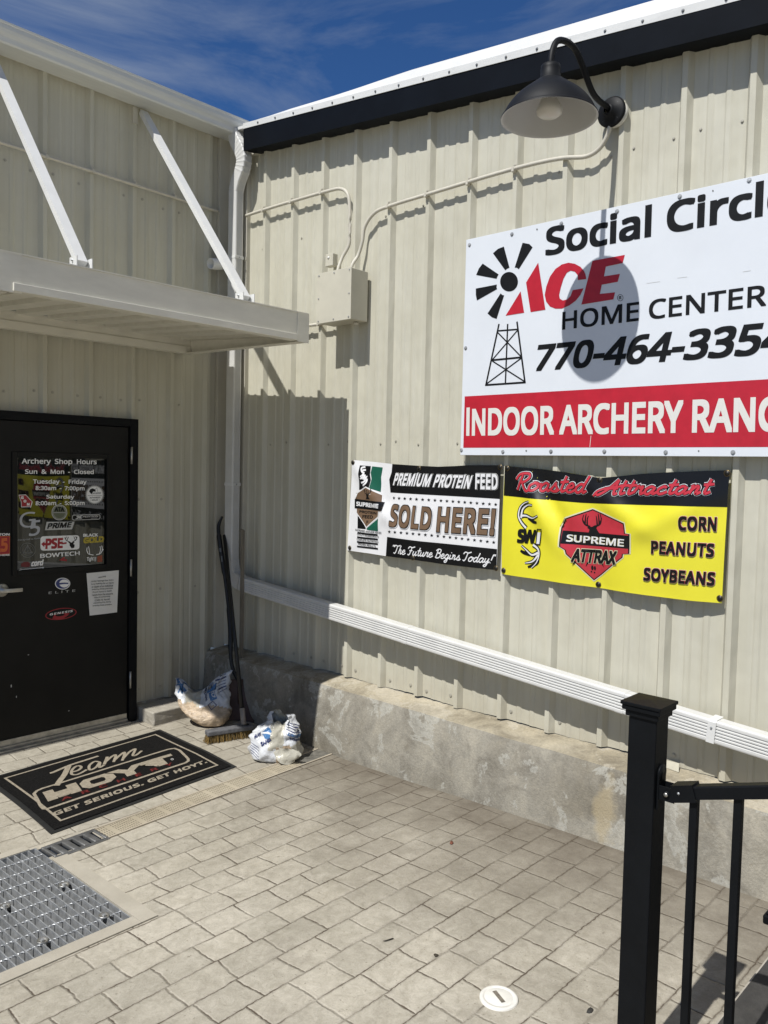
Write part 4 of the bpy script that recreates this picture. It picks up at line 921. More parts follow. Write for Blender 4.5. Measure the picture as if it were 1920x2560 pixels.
# ------------------------------------------------------------------ stickers on the door and its window
GP = -.0135
dec = Art(lambda x, y: (lambda p: (p.x, p.z))(onY(x, y, GP)), lambda a, b_, l: (a, GP-l, b_))
ZD = (0, 1120, 5.53); dec.z = ZD
for t_, p0, p1, p2 in (('Archery  Shop  Hours', (300, 238), (1335, 246), (300, 140)), ('Sun  &  Mon  -  Closed', (345, 357), (1295, 361), (345, 291)), ('Tuesday  -  Friday', (455, 510), (1195, 514), (455, 430)),
                       ('8:30am  -  7:00pm', (490, 598), (1167, 602), (490, 524)), ('Saturday', (640, 713), (1025, 716), (640, 644)), ('8:00am  -  5:00pm', (490, 808), (1167, 803), (490, 735))): dec.text(t_, p0, p1, p2, DLET, .001, .02); dec.build('hours_lettering', door)
gon = [(255, 648), (355, 643), (450, 745), (425, 828), (412, 815), (292, 820), (290, 745)]
dec.poly(gon, DLET, .0006); dec.poly(scale_pts(gon, .9), DECR, .0009)
for t_, x, y in (('G', 288, 705), ('O', 325, 753), ('N', 370, 797)): dec.text(t_, (x, y), (x+38, y), (x, y-38), DLET, .0012, .06)
dec.build('sticker', door)
sc_ = [(1308+(125 if k % 2 else 138)*math.cos(2*math.pi*k/64), 645+(127 if k % 2 else 140)*math.sin(2*math.pi*k/64)) for k in range(64)]
dec.poly(sc_, DECD, .0006); dec.disc((1308, 645), 120, 124, LETG, .0009, 40); dec.disc((1308, 645), 108, 112, DLET, .0011, 40); 
dec.poly([(1230, 600), (1245, 570), (1280, 558), (1320, 575), (1320, 605), (1290, 600), (1262, 640)], INK, .0013); dec.stroke([(1300, 580), (1340, 550), (1345, 605)], .002, INK, .0013)
dec.text('Lancaster', (1262, 640), (1395, 634), (1262, 612), INK, .0013, .01); dec.stroke([(1210, 658), (1405, 658)], .002, INK, .0013)
dec.text('AUTHORIZED', (1237, 698), (1385, 694), (1237, 676), INK, .0013, .02); dec.text('DEALER', (1268, 730), (1352, 728), (1268, 710), INK, .0013, .02)
dec.star((1252, 720), 8, INK, .0013); dec.star((1370, 718), 8, INK, .0013); dec.build('sticker', door)
dec.disc((820, 890), 100, 100, mat('olive_decal', (.11, .125, .075), .5), .0006, 36); dec.circ((820, 890), 103, 104, 10, LETG, .0009); dec.circ((820, 890), 86, 87, 4, LETG, .0009)
dec.text('ATA', (752, 880), (888, 880), (752, 815), INK, .0011, .04); dec.stroke([(738, 893), (902, 893)], .003, LETG, .001); dec.build('sticker', door)
rr_ = lambda x0, y0, x1, y1, r, sk=0: [(cx_+r*math.cos(R(a))+0, cy_+r*math.sin(R(a))+sk*((cx_-x0)/(x1-x0))) for cx_, cy_, a0 in ((x1-r, y1-r, 0), (x0+r, y1-r, 90), (x0+r, y0+r, 180), (x1-r, y0+r, 270)) for a in (a0, a0+30, a0+60, a0+90)]
dec.poly(rr_(995, 925, 1385, 1000, 26, -12), LETG, .0006); dec.poly(rr_(1003, 933, 1377, 992, 22, -12), INK, .0009); dec.text('X', (1040, 985), (1130, 975), (1055, 938), LETG, .0012, .06); dec.text('PEDITION', (1140, 962), (1350, 952), (1150, 936), LETG, .0012, .03); dec.text('ARCHERY', (1255, 978), (1345, 974), (1256, 965), LETG, .0012, .01); dec.build('sticker', door)
G5 = mat('silver_decal', (.42, .44, .47), .4)
dec.text('G', (270, 1112), (492, 1090), (268, 895), G5, .001, .0); dec.text('5', (395, 1222), (540, 1205), (425, 1005), G5, .0013, .012); dec.text('Designed to Hunt', (245, 1290), (555, 1262), (248, 1260), G5, .001, .0); dec.build('sticker', door)
dec.poly([(645, 1020), (1030, 1018), (995, 1124), (620, 1136)], LETG, .0006); dec.text('PRIME', (648, 1118), (975, 1098), (672, 1036), INK, .0009, .04); dec.build('sticker', door)
dec.poly(rr_(558, 1222, 1098, 1420, 40, -18), DLET, .0006); dec.text('PSE', (625, 1400), (865, 1385), (632, 1252), DECR, .0009, .045); dec.poly([(568, 1328), (615, 1290), (615, 1312), (640, 1310), (640, 1345), (612, 1347), (612, 1372)], DECR, .0009); dec.poly([(850, 1312), (920, 1300), (920, 1325), (850, 1335)], DECR, .0009)
dec.poly([(940, 1298), (960, 1290), (985, 1310), (1010, 1292), (1030, 1300), (1012, 1325), (1032, 1340), (1025, 1380), (990, 1388), (962, 1350), (962, 1322)], INK, .0009)
for s_ in ([(965, 1300), (915, 1275), (895, 1235)], [(925, 1278), (945, 1228)], [(905, 1255), (920, 1225)], [(1005, 1295), (1050, 1270), (1065, 1225)], [(1040, 1275), (1020, 1222)], [(1058, 1250), (1045, 1220)]): dec.stroke(s_, .0045, INK, .0009, curve=4)
dec.build('sticker', door)
dec.text('BLACK', (1150, 1228), (1352, 1222), (1150, 1186), DLET, .0008, .035); dec.text('GOLD', (1150, 1322), (1432, 1300), (1156, 1236), DECY, .0008, .06); dec.stroke([(1260, 1306), (1430, 1296)], .003, DECY, .0008); dec.build('sticker', door)
dec.circ((380, 1412), 104, 98, 8, DECD, .0007); dec.circ((380, 1412), 78, 74, 4, DECD, .0007); dec.stroke([(320, 1450), (380, 1345), (440, 1450)], .006, DECD, .0007, closed=True); dec.stroke([(380, 1360), (380, 1460)], .004, DECD, .0007); dec.build('sticker', door)
dec.text('BOWTECH', (555, 1522), (1102, 1480), (553, 1464), DLET, .0008, .02); dec.poly([(815, 1552), (880, 1508), (905, 1512), (880, 1540), (925, 1538), (920, 1566)], DECR, .0008); dec.build('sticker', door)
for s_ in ([(1290, 1480), (1225, 1465), (1200, 1420), (1205, 1375)], [(1240, 1470), (1232, 1400), (1222, 1360)], [(1215, 1450), (1195, 1405)], [(1330, 1475), (1390, 1455), (1415, 1400), (1405, 1350)], [(1375, 1460), (1390, 1400), (1380, 1360)], [(1400, 1440), (1428, 1400)]): dec.stroke(s_, .005, DLET, .0008, curve=4)
dec.text('Tight', (1200, 1578), (1292, 1568), (1200, 1508), DLET, .0008, .03); dec.poly([(1298, 1512), (1330, 1505), (1325, 1562), (1308, 1570)], LETG, .0008); dec.poly([(1345, 1498), (1412, 1480), (1415, 1572), (1345, 1580)], mat('dull_orange_decal', (.30, .07, .03), .5), .0008); dec.build('sticker', door)
dec.poly([(290, 1600), (330, 1575), (385, 1572), (415, 1590), (410, 1640), (350, 1648), (290, 1640)], mat('dull_red_decal', (.14, .012, .016), .5), .0006); dec.text('cord', (425, 1638), (590, 1622), (440, 1552), DLET, .0008, .05); dec.stroke([(270, 1682), (600, 1652)], .004, DLET, .0008); dec.poly([(585, 1642), (612, 1652), (588, 1668)], DLET, .0008); dec.poly([(262, 1695), (275, 1668), (305, 1672), (298, 1688)], DLET, .0008); dec.build('sticker', door)
de2 = Art(lambda x, y: (lambda p: (p.x, p.z))(onY(x, y, DF)), lambda a, b_, l: (a, DF-.0004-l, b_)); de2.z = ZD
de2.poly([(-150, 1222), (137, 1216), (133, 1468), (-150, 1480)], DECO, .0002); de2.poly([(-143, 1229), (130, 1223), (126, 1461), (-143, 1472)], DECR, .0005); de2.text('6.5', (-130, 1452), (103, 1432), (-128, 1255), DECO, .0009, .04)
de2.text('EASTON', (-150, 1216), (133, 1210), (-150, 1182), DLET, .0004, .03); de2.text('SOLD HERE', (-150, 1502), (134, 1488), (-150, 1478), DLET, .0004, .03); de2.build('sticker', door)
de2.z = (0, 1400, 4.366)
de2.disc((683, 258), 83, 64, DLET, .0002, 36); de2.disc((683, 258), 74, 56, DECB, .0004, 36); de2.disc((700, 256), 54, 44, DLET, .0006, 30); de2.poly([(622, 252), (700, 246), (745, 248), (745, 262), (700, 262), (625, 272)], DECB, .0008)
de2.text('ELITE', (530, 372), (820, 346), (532, 345), LETG, .0004, .0, sp=1.5); de2.build('sticker', door)
de2.disc((665, 588), 172, 62, DECR, .0002, 40, -.14); de2.disc((665, 588), 162, 54, INK, .0004, 40, -.14); de2.poly([(570, 640), (590, 600), (660, 575), (760, 580), (735, 610), (690, 640), (640, 650)], DECR, .0006); de2.disc((655, 600), 50, 14, INK, .0008, 20, -.14)
de2.text('GENESIS', (540, 606), (790, 566), (545, 582), DLET, .001, .03, sp=1.25); de2.build('sticker', door)
pn = thing('paper_notice', 'white printed paper notice in a plastic sleeve taped crooked on the black door', 'notice', (-1.0, DF, .78))
b = MB(); P = [onY(x, y, DF-.004) for x, y in ((216.4, 1433.2), (297.3, 1425.7), (292.7, 1530.6), (224.5, 1539))]
nx = 6; vs = []
for j in range(nx+1):
    for i in range(nx+1):
        u, v = i/nx, j/nx; q = P[0].lerp(P[1], u).lerp(P[3].lerp(P[2], u), v); vs.append((q.x, DF-.003-.004*math.sin(u*3.1)*v, q.z))
b.add(vs, [(j*(nx+1)+i, j*(nx+1)+i+1, (j+1)*(nx+1)+i+1, (j+1)*(nx+1)+i) for j in range(nx) for i in range(nx)], PAPER, True); b.build('sheet', pn)
ap = Art(lambda x, y: (lambda p: (p.x, p.z))(onY(x, y, DF-.004)), lambda a, b_, l: (a, DF-.0085-l, b_)); ap.z = (0, 1400, 4.366)
GREY = mat('printer_ink', (.05, .05, .05), .6)
for k, (t_, x0, x1) in enumerate((('Warning', 1070, 1150), ('Under Georgia law, there', 993, 1235), ('is no liability for an injury', 993, 1238), ('or death of an individual', 998, 1230), ('entering these premises', 1000, 1228), ('if such injury or death', 1008, 1215), ('results from the inherent', 1002, 1228), ('risks of contracting', 1022, 1198), ('COVID-19. You are', 1030, 1195), ('assuming this risk by', 1017, 1208), ('entering these premises.', 1008, 1220))):
    y = 195+k*29.5+(12 if k else 0); ap.text(t_, (x0, y+8), (x1, y-8), (x0+1, y-12), GREY, 0, .012)
ap.build('print', pn)
#@@PROPS
# ------------------------------------------------------------------ things on the ground
def gplane(x, y): p = onG(x, y); return (p.x, p.y)
# mat
MBL, MBR, MTR = [Vector(gplane(*p)) for p in ((128, 2087), (592, 1918), (400, 1825))]
MTL = MBL+(MTR-MBR)
dm = thing('door_mat', 'black rubber-edged door mat with a tan logo in front of the door', 'door mat', ((MBL.x+MTR.x)/2, (MBL.y+MTR.y)/2, 0))
MATK = mat('black_mat_pile', (.010, .0095, .009), .95, spec=.1, var=.5, vscale=90, bump=.8, bscale=260)
MATT = mat('tan_mat_pile', (.34, .295, .225), .95, spec=.1, var=.22, vscale=60, bump=.8, bscale=260)
MATR = mat('red_mat_pile', (.13, .022, .02), .95, spec=.1, var=.3, vscale=60, bump=.6, bscale=260)
RUB = mat('black_rubber', (.012, .012, .011), .7, var=.3, vscale=30)
def mat_pt(u, v, h):
    q = MBL+(MBR-MBL)*u+(MTL-MBL)*v; return (q.x, q.y, gz(q.y)+h+.0015*noise.noise(Vector((u*5, v*4, 1))))
b = MB(); nU, nV = 16, 12
def matgrid(b, u0, u1, v0, v1, h, m):
    vs = [mat_pt(u0+(u1-u0)*i/nU, v0+(v1-v0)*j/nV, h) for j in range(nV+1) for i in range(nU+1)]
    b.add(vs, [(j*(nU+1)+i, j*(nU+1)+i+1, (j+1)*(nU+1)+i+1, (j+1)*(nU+1)+i) for j in range(nV) for i in range(nU)], m, True)
matgrid(b, 0, 1, 0, 1, .004, RUB)
for (ua, va), (ub, vb) in (((0, 0), (1, 0)), ((1, 0), (1, 1)), ((1, 1), (0, 1)), ((0, 1), (0, 0))):
    b.add([mat_pt(ua, va, .004), mat_pt(ub, vb, .004), mat_pt(ub, vb, -.03), mat_pt(ua, va, -.03)], [(0, 1, 2, 3)], RUB)
b.build('backing', dm)
b = MB(); matgrid(b, .022, .978, .028, .972, .009, MATK); b.build('pile', dm)
def matplace(a, b_, l):
    q = Vector((a, b_))-MBL; U = MBR-MBL; V = MTL-MBL; d = U.x*V.y-U.y*V.x; u = (q.x*V.y-q.y*V.x)/d; v = (U.x*q.y-U.y*q.x)/d
    return mat_pt(u, v, .0105+l)
am = Art(gplane, matplace, .05); am.z = (0, 1820, 2.765)
q = [(MBL+(MBR-MBL)*u+(MTL-MBL)*v) for u, v in ((.075, .095), (.925, .095), (.925, .905), (.075, .905))]
def wstroke(art, P, w, m, lift, closed=True):
    old = art.px; art.px = lambda p: p; art.stroke([tuple(p) for p in P], w, m, lift, closed); art.px = old
wstroke(am, q, .013, MATT, .001); am.build('border_line', dm)
am.stroke([(235, 468), (255, 448), (290, 432), (1165, 158), (1205, 152), (1240, 165), (1300, 225), (1302, 240), (1280, 254), (330, 572), (300, 572), (282, 555)], .017, MATT, .001, True)
def block_letters(art, p0, p1, p2, m, lift):
    """wide slab capitals H O Y T drawn in a unit strip"""
    a, b_, c = [Vector(art.px(p)) for p in (p0, p1, p2)]
    def put(pts, fs=None): art.raw([tuple(a+(b_-a)*x+(c-a)*y) for x, y in pts], fs or [tuple(range(len(pts)))], m, lift)
    put([(0, 0), (.07, 0), (.07, .36), (.16, .36), (.16, 0), (.235, 0), (.235, 1), (.16, 1), (.16, .64), (.07, .64), (.07, 1), (0, 1)])
    o = [(.29, 0), (.45, 0), (.505, .28), (.505, .72), (.45, 1), (.29, 1), (.235+.015, .72), (.235+.015, .28)]; i = [(.335, .27), (.415, .27), (.43, .38), (.43, .62), (.415, .73), (.335, .73), (.32, .62), (.32, .38)]
    put(o+i, [(k, (k+1) % 8, 8+(k+1) % 8, 8+k) for k in range(8)])
    put([(.575, 0), (.65, 0), (.65, .38), (.755, 1), (.665, 1), (.615, .66), (.56, 1), (.47, 1), (.575, .38)])
    put([(.835, 0), (.91, 0), (.91, .72), (1.0, .72), (1.0, 1), (.745, 1), (.715, .72), (.835, .72)])
block_letters(am, (332, 524), (1232, 238), (293, 460), MATT, .0016)
TM = lambda t_: .75+.5*math.sin(t_*9)
for s_, w in (([(345, 325), (370, 318), (480, 272), (590, 236), (680, 207)], .020), ([(475, 275), (445, 335), (415, 375), (392, 412)], .032), ([(492, 318), (540, 305), (562, 283), (535, 275), (500, 300), (496, 332), (540, 332), (600, 300)], .016),
              ([(690, 250), (655, 245), (618, 272), (622, 302), (662, 285), (690, 252), (688, 285), (720, 268)], .016), ([(742, 212), (720, 265)], .018), ([(722, 255), (770, 212), (800, 200), (785, 248)], .016), ([(787, 240), (830, 200), (862, 182), (845, 238)], .016), ([(850, 225), (895, 178), (935, 158), (918, 200), (940, 200), (980, 170)], .016)):
    am.stroke(s_, w, MATT, .0014, curve=6)
am.text('GET SERIOUS. GET HOYT.', (372, 625), (1435, 252), (358, 598), MATT, .0012, .04, sp=1.1)
am.circ((1190, 229), 9, 5, 3, LETG, .0012, 16); am.build('tan_lettering', dm)
am.text('ARCHERY', (428, 520), (1200, 266), (416, 502), MATR, .0012, .02, sp=2.1); am.build('red_lettering', dm)
# channel drain with perforated cover
def dline(x, off): return Vector((x, drainy(x)-off))
cdn = thing('channel_drain', 'tan channel drain with a perforated cover crossing the paving below the mat', 'drain', (-1, -1.4, 0))
def strip_ground(mb, x0, x1, o0, o1, h, m, n=20):
    vs = []
    for i in range(n+1):
        x = x0+(x1-x0)*i/n
        for o in (o0, o1): q = dline(x, o); vs.append((q.x, q.y, gz(q.y)+h))
        for o in (o1, o0): q = dline(x, o); vs.append((q.x, q.y, gz(q.y)-.02))
    mb.add(vs, [(i*4+k, i*4+(k+1) % 4, (i+1)*4+(k+1) % 4, (i+1)*4+k) for i in range(n) for k in range(4)], m)
def drain_mat():
    m = bpy.data.materials.new('perforated_tan_cover'); m.use_nodes = True; t = m.node_tree; bs = t.nodes['Principled BSDF']; l = t.links.new; bs.inputs['Roughness'].default_value = .7
    tcn = N(t, 'ShaderNodeTexCoord'); mp_ = N(t, 'ShaderNodeMapping'); mp_.inputs['Rotation'].default_value = (0, 0, -.06); l(tcn.outputs['Object'], mp_.inputs[0])
    br = N(t, 'ShaderNodeTexBrick', offset=0.0); br.inputs['Scale'].default_value = 1; br.inputs['Brick Width'].default_value = .0125; br.inputs['Row Height'].default_value = .0245
    br.inputs['Mortar Size'].default_value = .0043; br.inputs['Mortar Smooth'].default_value = .0
    l(mp_.outputs[0], br.inputs['Vector'])
    sx = N(t, 'ShaderNodeSeparateXYZ'); l(mp_.outputs[0], sx.inputs[0])
    # plain bars between groups of slots
    mo_ = N(t, 'ShaderNodeMath', operation='PINGPONG'); mo_.inputs[1].default_value = .075; l(sx.outputs[0], mo_.inputs[0])
    gt = N(t, 'ShaderNodeMath', operation='GREATER_THAN'); gt.inputs[1].default_value = .008; l(mo_.outputs[0], gt.inputs[0])
    iv = N(t, 'ShaderNodeMath', operation='SUBTRACT'); iv.inputs[0].default_value = 1; l(br.outputs['Fac'], iv.inputs[1])
    mu = N(t, 'ShaderNodeMath', operation='MULTIPLY'); l(gt.outputs[0], mu.inputs[0]); l(iv.outputs[0], mu.inputs[1])
    mx_ = N(t, 'ShaderNodeMix', data_type='RGBA'); mx_.inputs[6].default_value = (.43, .38, .285, 1); mx_.inputs[7].default_value = (.10, .085, .06, 1); l(mu.outputs[0], mx_.inputs[0])
    nn_ = N(t, 'ShaderNodeTexNoise', Scale=6, Detail=6); l(tcn.outputs['Object'], nn_.inputs['Vector'])
    rr2 = N(t, 'ShaderNodeValToRGB'); rr2.color_ramp.elements[0].position = .3; rr2.color_ramp.elements[1].position = .7; rr2.color_ramp.elements[0].color = (.72, .70, .66, 1)
    l(nn_.outputs[0], rr2.inputs[0]); m2 = N(t, 'ShaderNodeMix', data_type='RGBA', blend_type='MULTIPLY'); m2.inputs[0].default_value = 1; l(mx_.outputs[2], m2.inputs[6]); l(rr2.outputs[0], m2.inputs[7]); l(m2.outputs[2], bs.inputs['Base Color'])
    return m
b = MB(); strip_ground(b, SLX1+.004, -.46, .012, DW-.012, .005, drain_mat()); b.build('perforated_cover', cdn)
b = MB(); strip_ground(b, SLX1+.004, -.205, .0, .0115, .007, mat('tan_plastic', (.40, .35, .27), .6, var=.15)); strip_ground(b, SLX1+.004, -.205, DW-.0115, DW, .007, MATS['tan_plastic']); b.build('rim', cdn)
b = MB(); strip_ground(b, -.458, -.206, .012, DW-.012, .003, mat('dirty_metal', (.20, .19, .165), .5, .4, var=.4, vscale=30)); b.build('metal_end_plate', cdn)
# slotted grate
sgr = thing('slotted_grate', 'short grey metal grate with five oval slots beside the mat corner', 'grate', (-1.9, -1.47, 0))
b = MB(); zc = -.010
ya, yb = -1.545, -1.394
SLM = mat('cast_grey_metal', (.26, .26, .255), .42, .7, var=.25, vscale=25)
nS = 5; xs = [SLX0+(SLX1-SLX0)*(i/nS) for i in range(nS+1)]
def ywob(x): return (x+1.78)*.06
Mg = Matrix.Rotation(.06, 4, 'Z'); Mg = Matrix.Translation((SLX1, yb, gz(-1.47))) @ Mg
W_ = SLX1-SLX0; D_ = yb-ya; pw = W_/nS
b.box((-W_, -.022, -.012), (0, 0, .006), SLM, .003, Mg); b.box((-W_, -D_, -.012), (0, -D_+.024, .006), SLM, .003, Mg)
for i in range(nS+1):
    xa_ = -W_+i*pw; hw0 = .0155
    b.box((max(-W_, xa_-hw0), -D_+.020, -.012), (min(0, xa_+hw0), -.018, .0075), SLM, .0045, Mg)
b.build('plate', sgr, 50)
# bar grating over the pit
gr = thing('bar_grating', 'galvanised steel bar grating set flush in the paving at lower left', 'grating', (-2.6, -1.8, 0))
b = MB(); p_ = .0318; x = GX1-.006
def top(y): return gz(y)+.002
while x > GX0:
    b.add([(x-.0025, GY0+.004, top(GY0)), (x+.0025, GY0+.004, top(GY0)), (x+.0025, GY1-.004, top(GY1)), (x-.0025, GY1-.004, top(GY1)), (x-.0025, GY0+.004, top(GY0)-.040), (x+.0025, GY0+.004, top(GY0)-.040), (x+.0025, GY1-.004, top(GY1)-.040), (x-.0025, GY1-.004, top(GY1)-.040)],
          [(0, 1, 2, 3), (4, 5, 6, 7), (0, 1, 5, 4), (1, 2, 6, 5), (2, 3, 7, 6), (3, 0, 4, 7)], GALV); x -= p_
b.build('bearing_bars', gr)
b = MB(); y = GY1-.085
while y > GY0+.02:
    P = []; n_ = 120
    vs = []; 
    for i in range(n_+1):
        xx = GX0+(GX1-.01-GX0)*i/n_; a = i*.9; r_ = .0042
        vs += [(xx, y+r_*math.cos(a+q*math.pi/2), top(y)-.001+r_*math.sin(a+q*math.pi/2)) for q in range(4)]
    b.add(vs, [(i*4+k, i*4+(k+1) % 4, (i+1)*4+(k+1) % 4, (i+1)*4+k) for i in range(n_) for k in range(4)], GALV); y -= .1016
b.build('cross_rods', gr)
b = MB(); b.box((GX0, GY0, -.055), (GX1-.001, GY0+.0035, top(GY0)+.001), GALV); b.box((GX1-.005, GY0+.004, -.055), (GX1-.001, GY1-.004, top(GY1)-.002), GALV); b.box((GX0, GY1-.0035, -.055), (GX1-.001, GY1, top(GY1)), GALV); b.build('banding_bar', gr)
for px_, py_ in ((160, 2216), (12, 2269), (260, 2293), (106, 2356)):
    q = onG(px_, py_); k = MB(); k.lathe([(.0001, .002), (.014, .003), (.019, .009), (.021, .008), (.0215, .003)], STEEL, (q.x, q.y, top(q.y)), None, 18); k.lathe([(.008, .002), (.008, .008), (.0001, .009)], GALV, (q.x, q.y, top(q.y)+.002), None, 6, False); k.build('clip', gr)
# clean-out cap
p = onG(1247, 2497); cc = thing('cleanout_cap', 'round white plastic drain cap set in the paving near the railing post', 'cap', (p.x, p.y, p.z))
CAPM = mat('white_plastic', (.68, .66, .60), .5, var=.08, vscale=30)
b = MB(); b.lathe([(.064, -.01), (.064, .005), (.060, .007), (.050, .0075), (.049, .0055), (.046, .0072), (.0001, .0075)], CAPM, p, None, 40); b.build('disc', cc)
d1 = onG(1247, 2480); d2 = onG(1268, 2505); dd = (d2-d1); dd.z = 0; L_ = .062; dd.normalize(); nn = Vector((-dd.y, dd.x, 0))
b = MB(); cc0 = Vector((p.x, p.y, p.z+.0082)); b.add([cc0+dd*s_*L_/2+nn*t_*.0075 for s_, t_ in ((-1, -1), (1, -1), (1, 1), (-1, 1))], [(0, 1, 2, 3)], mat('dirty_slot', (.15, .13, .10), .9, var=.4, vscale=60)); b.build('slot', cc)
# litter
def bit(label, px_, py_, size, col, name='dry_leaf', cat='leaf', rot=0., h=.004):
    q = onG(px_, py_); b = MB(); n_ = 9; m = mat(name+'_'+cat+str(px_), col, .8, var=.3, vscale=60)
    vs = []
    for k in range(n_):
        a = 2*math.pi*k/n_; r_ = (.75+.5*random.random()); x_ = size[0]*r_*math.cos(a); y_ = size[1]*r_*math.sin(a)
        vs.append((q.x+x_*math.cos(rot)-y_*math.sin(rot), q.y+x_*math.sin(rot)+y_*math.cos(rot), q.z+h*(.4+random.random())))
    vs2 = [(x, y, z+.0012) for x, y, z in vs]; vs += vs2+[(q.x, q.y, q.z+h*.5), (q.x, q.y, q.z+h*.5+.0015)]
    fs = [(k, (k+1) % n_, n_+(k+1) % n_, n_+k) for k in range(n_)]+[(k, 2*n_, (k+1) % n_) for k in range(n_)]+[(n_+k, n_+(k+1) % n_, 2*n_+1) for k in range(n_)]
    b.add(vs, fs, m, True); return tag(b.build(name), label, cat)
bit('small reddish brown dry leaf on the paving below the concrete wall', 1129, 2109, (.018, .009), (.16, .055, .03), rot=.5)
bit('thin dark twig lying on the paving left of the white cap', 971, 2352, (.020, .003), (.035, .03, .022), 'twig', 'twig', -.35)
bit('tiny dark leaf scrap above the white drain cap', 1090, 2390, (.009, .007), (.05, .04, .025), 'leaf_scrap', 'leaf')
bit('flat dark blot of gum on the paving right of the white cap', 1476, 2527, (.016, .010), (.03, .028, .024), 'chewing_gum', 'gum', 0, .001)
# concrete block by the door frame
cbk = MB(); BLKM = mat('rough_concrete', (.30, .275, .225), .9, col2=(.40, .37, .31), vscale=14, v2=(.35, .7), bump=.5, bscale=50)
cbk.box((-.742, -.228, -.02), (-.34, .018, .092), BLKM, .008)
o = cbk.build('concrete_block'); tag(o, 'low rough concrete block between the door frame and the leaning sand bag', 'concrete block')
bm = bmesh.new(); bm.from_mesh(o.data); bmesh.ops.subdivide_edges(bm, edges=bm.edges[:], cuts=3, use_grid_fill=True)
for v in bm.verts: v.co += Vector((noise.noise(v.co*21), noise.noise(v.co*23+Vector((5, 0, 0))), noise.noise(v.co*19+Vector((0, 7, 0)))))*.006
bm.to_mesh(o.data); bm.free()
# ------------------------------------------------------------------ bags of sand
CR = Vector((math.sin(YAW), -math.cos(YAW), 0)); CDp = Vector((math.cos(YAW), math.sin(YAW), 0)); UZ = Vector((0, 0, 1))
def plastic_mat():
    m = bpy.data.materials.new('clouded_plastic'); m.use_nodes = True; t = m.node_tree; l = t.links.new; b = t.nodes['Principled BSDF']
    b.inputs['Base Color'].default_value = (.60, .60, .58, 1); b.inputs['Roughness'].default_value = .22; b.inputs['Alpha'].default_value = .62
    return m
PLAST = plastic_mat()
BAGW = mat('white_bag_print', (.60, .61, .62), .26, var=.12, vscale=22, bump=.7, bscale=26)
BAGB = mat('blue_bag_print', (.06, .16, .34), .3); BAGN = mat('navy_bag_print', (.03, .04, .12), .3)
SANDB = mat('sand_filled_plastic', (.47, .365, .25), .34, var=.3, vscale=22, bump=1.0, bscale=32, stretch=(1, 1, 2.2))
def wr(p, s, k): return noise.fractal(Vector(p)*s+Vector((k, k*2, 0)), .9, 2.1, 4)
def ridged(p, s, k): return 1-abs(noise.noise(Vector(p)*s+Vector((k, 0, k))))*2
def loft(rings, nA, base, sand_h, crump, kseed, topfn=None, lean=0):
    """rings: (height, centre_r, centre_d, half_r, half_d, pinch) in the frame right / away / up"""
    mb = MB(); vs = []; nr = len(rings)
    sub = 5; R2 = []
    for i in range(nr-1):
        for k in range(sub):
            t_ = k/sub; p0 = rings[max(i-1, 0)]; p1 = rings[i]; p2 = rings[i+1]; p3 = rings[min(i+2, nr-1)]
            R2.append([.5*((2*b_)+(c_-a_)*t_+(2*a_-5*b_+4*c_-d_)*t_*t_+(3*b_-a_-3*c_+d_)*t_**3) for a_, b_, c_, d_ in zip(p0, p1, p2, p3)])
    R2.append(list(rings[-1]))
    for j, (h, cr_, cd_, hr, hd_) in enumerate(R2):
        f_ = j/(len(R2)-1)
        for k in range(nA):
            a = 2*math.pi*k/nA; c, s = math.cos(a), math.sin(a)
            e_ = .8; x = cr_+max(hr, .001)*math.copysign(abs(c)**e_, c); y = cd_+max(hd_, .001)*math.copysign(abs(s)**e_, s)
            hh = h+(topfn(a)*f_**1.6 if topfn else 0)
            q = Vector((x, y, hh)); amp = crump*(.3+.9*f_) if h > sand_h else crump*.5
            if hh > .012:
                n_ = Vector((c, s, .2)).normalized(); q += n_*(amp*(ridged(q, 9, kseed)-.5)+amp*.8*wr(q, 17, kseed+3))
            q.z = max(q.z, .002)
            vs.append(base+CR*q.x+CDp*q.y+UZ*q.z)
    n2 = len(R2)
    for i in range(n2-1):
        for k in range(nA):
            pass
    fs = [(i*nA+k, i*nA+(k+1) % nA, (i+1)*nA+(k+1) % nA, (i+1)*nA+k) for i in range(n2-1) for k in range(nA)]
    return vs, fs, n2
def bag(name, label, rings, base, matfn, topfn, crump, seed, nA=72, sand_h=.14):
    t = thing(name, label, 'bag', base, 'sand bags in the corner'); vs, fs, n2 = loft(rings, nA, base, sand_h, crump, seed, topfn)
    mb = MB(); mb.v = [tuple(v) for v in vs]; ms = {}
    for f in fs:
        c = sum((vs[i] for i in f), Vector())/4-base; q = (c.dot(CR), c.dot(CDp), c.z); m = matfn(q)
        mb.f.append(f); mb.m.append(mb.mi(m)); mb.sm.append(True)
    mb.f.append(tuple(range(nA-1, -1, -1))); mb.m.append(mb.mi(SANDB)); mb.sm.append(True)
    o = mb.build('plastic_body', t); tree = BVHTree.FromPolygons([Vector(v) for v in vs], fs)
    return t, o, tree
def bag_art(tree, base, cell=.012):
    """flat print pressed on to the front of the bag: (r, z) coordinates in metres about the base"""
    def place(a, b_, l):
        o_ = base+CR*a+UZ*b_-CDp*1.2; d = CDp-UZ*.12; d.normalize(); o_ -= UZ*(-.12*1.2)
        h = tree.ray_cast(o_, d, 3)
        if h[0] is None: h = tree.find_nearest(base+CR*a+UZ*b_)
        n_ = h[1]; n_ = n_ if n_.dot(d) < 0 else -n_
        return h[0]+n_*(.0015+l)
    return Art(lambda x, y: (x, y), place, cell)
p1b = onG(530, 1812); p1b.z = 0
def top1(a): c = math.cos(a); return (.075*max(0, c)**1.2 if c > 0 else .01*abs(c))-.085*gauss(c+.2, .38)
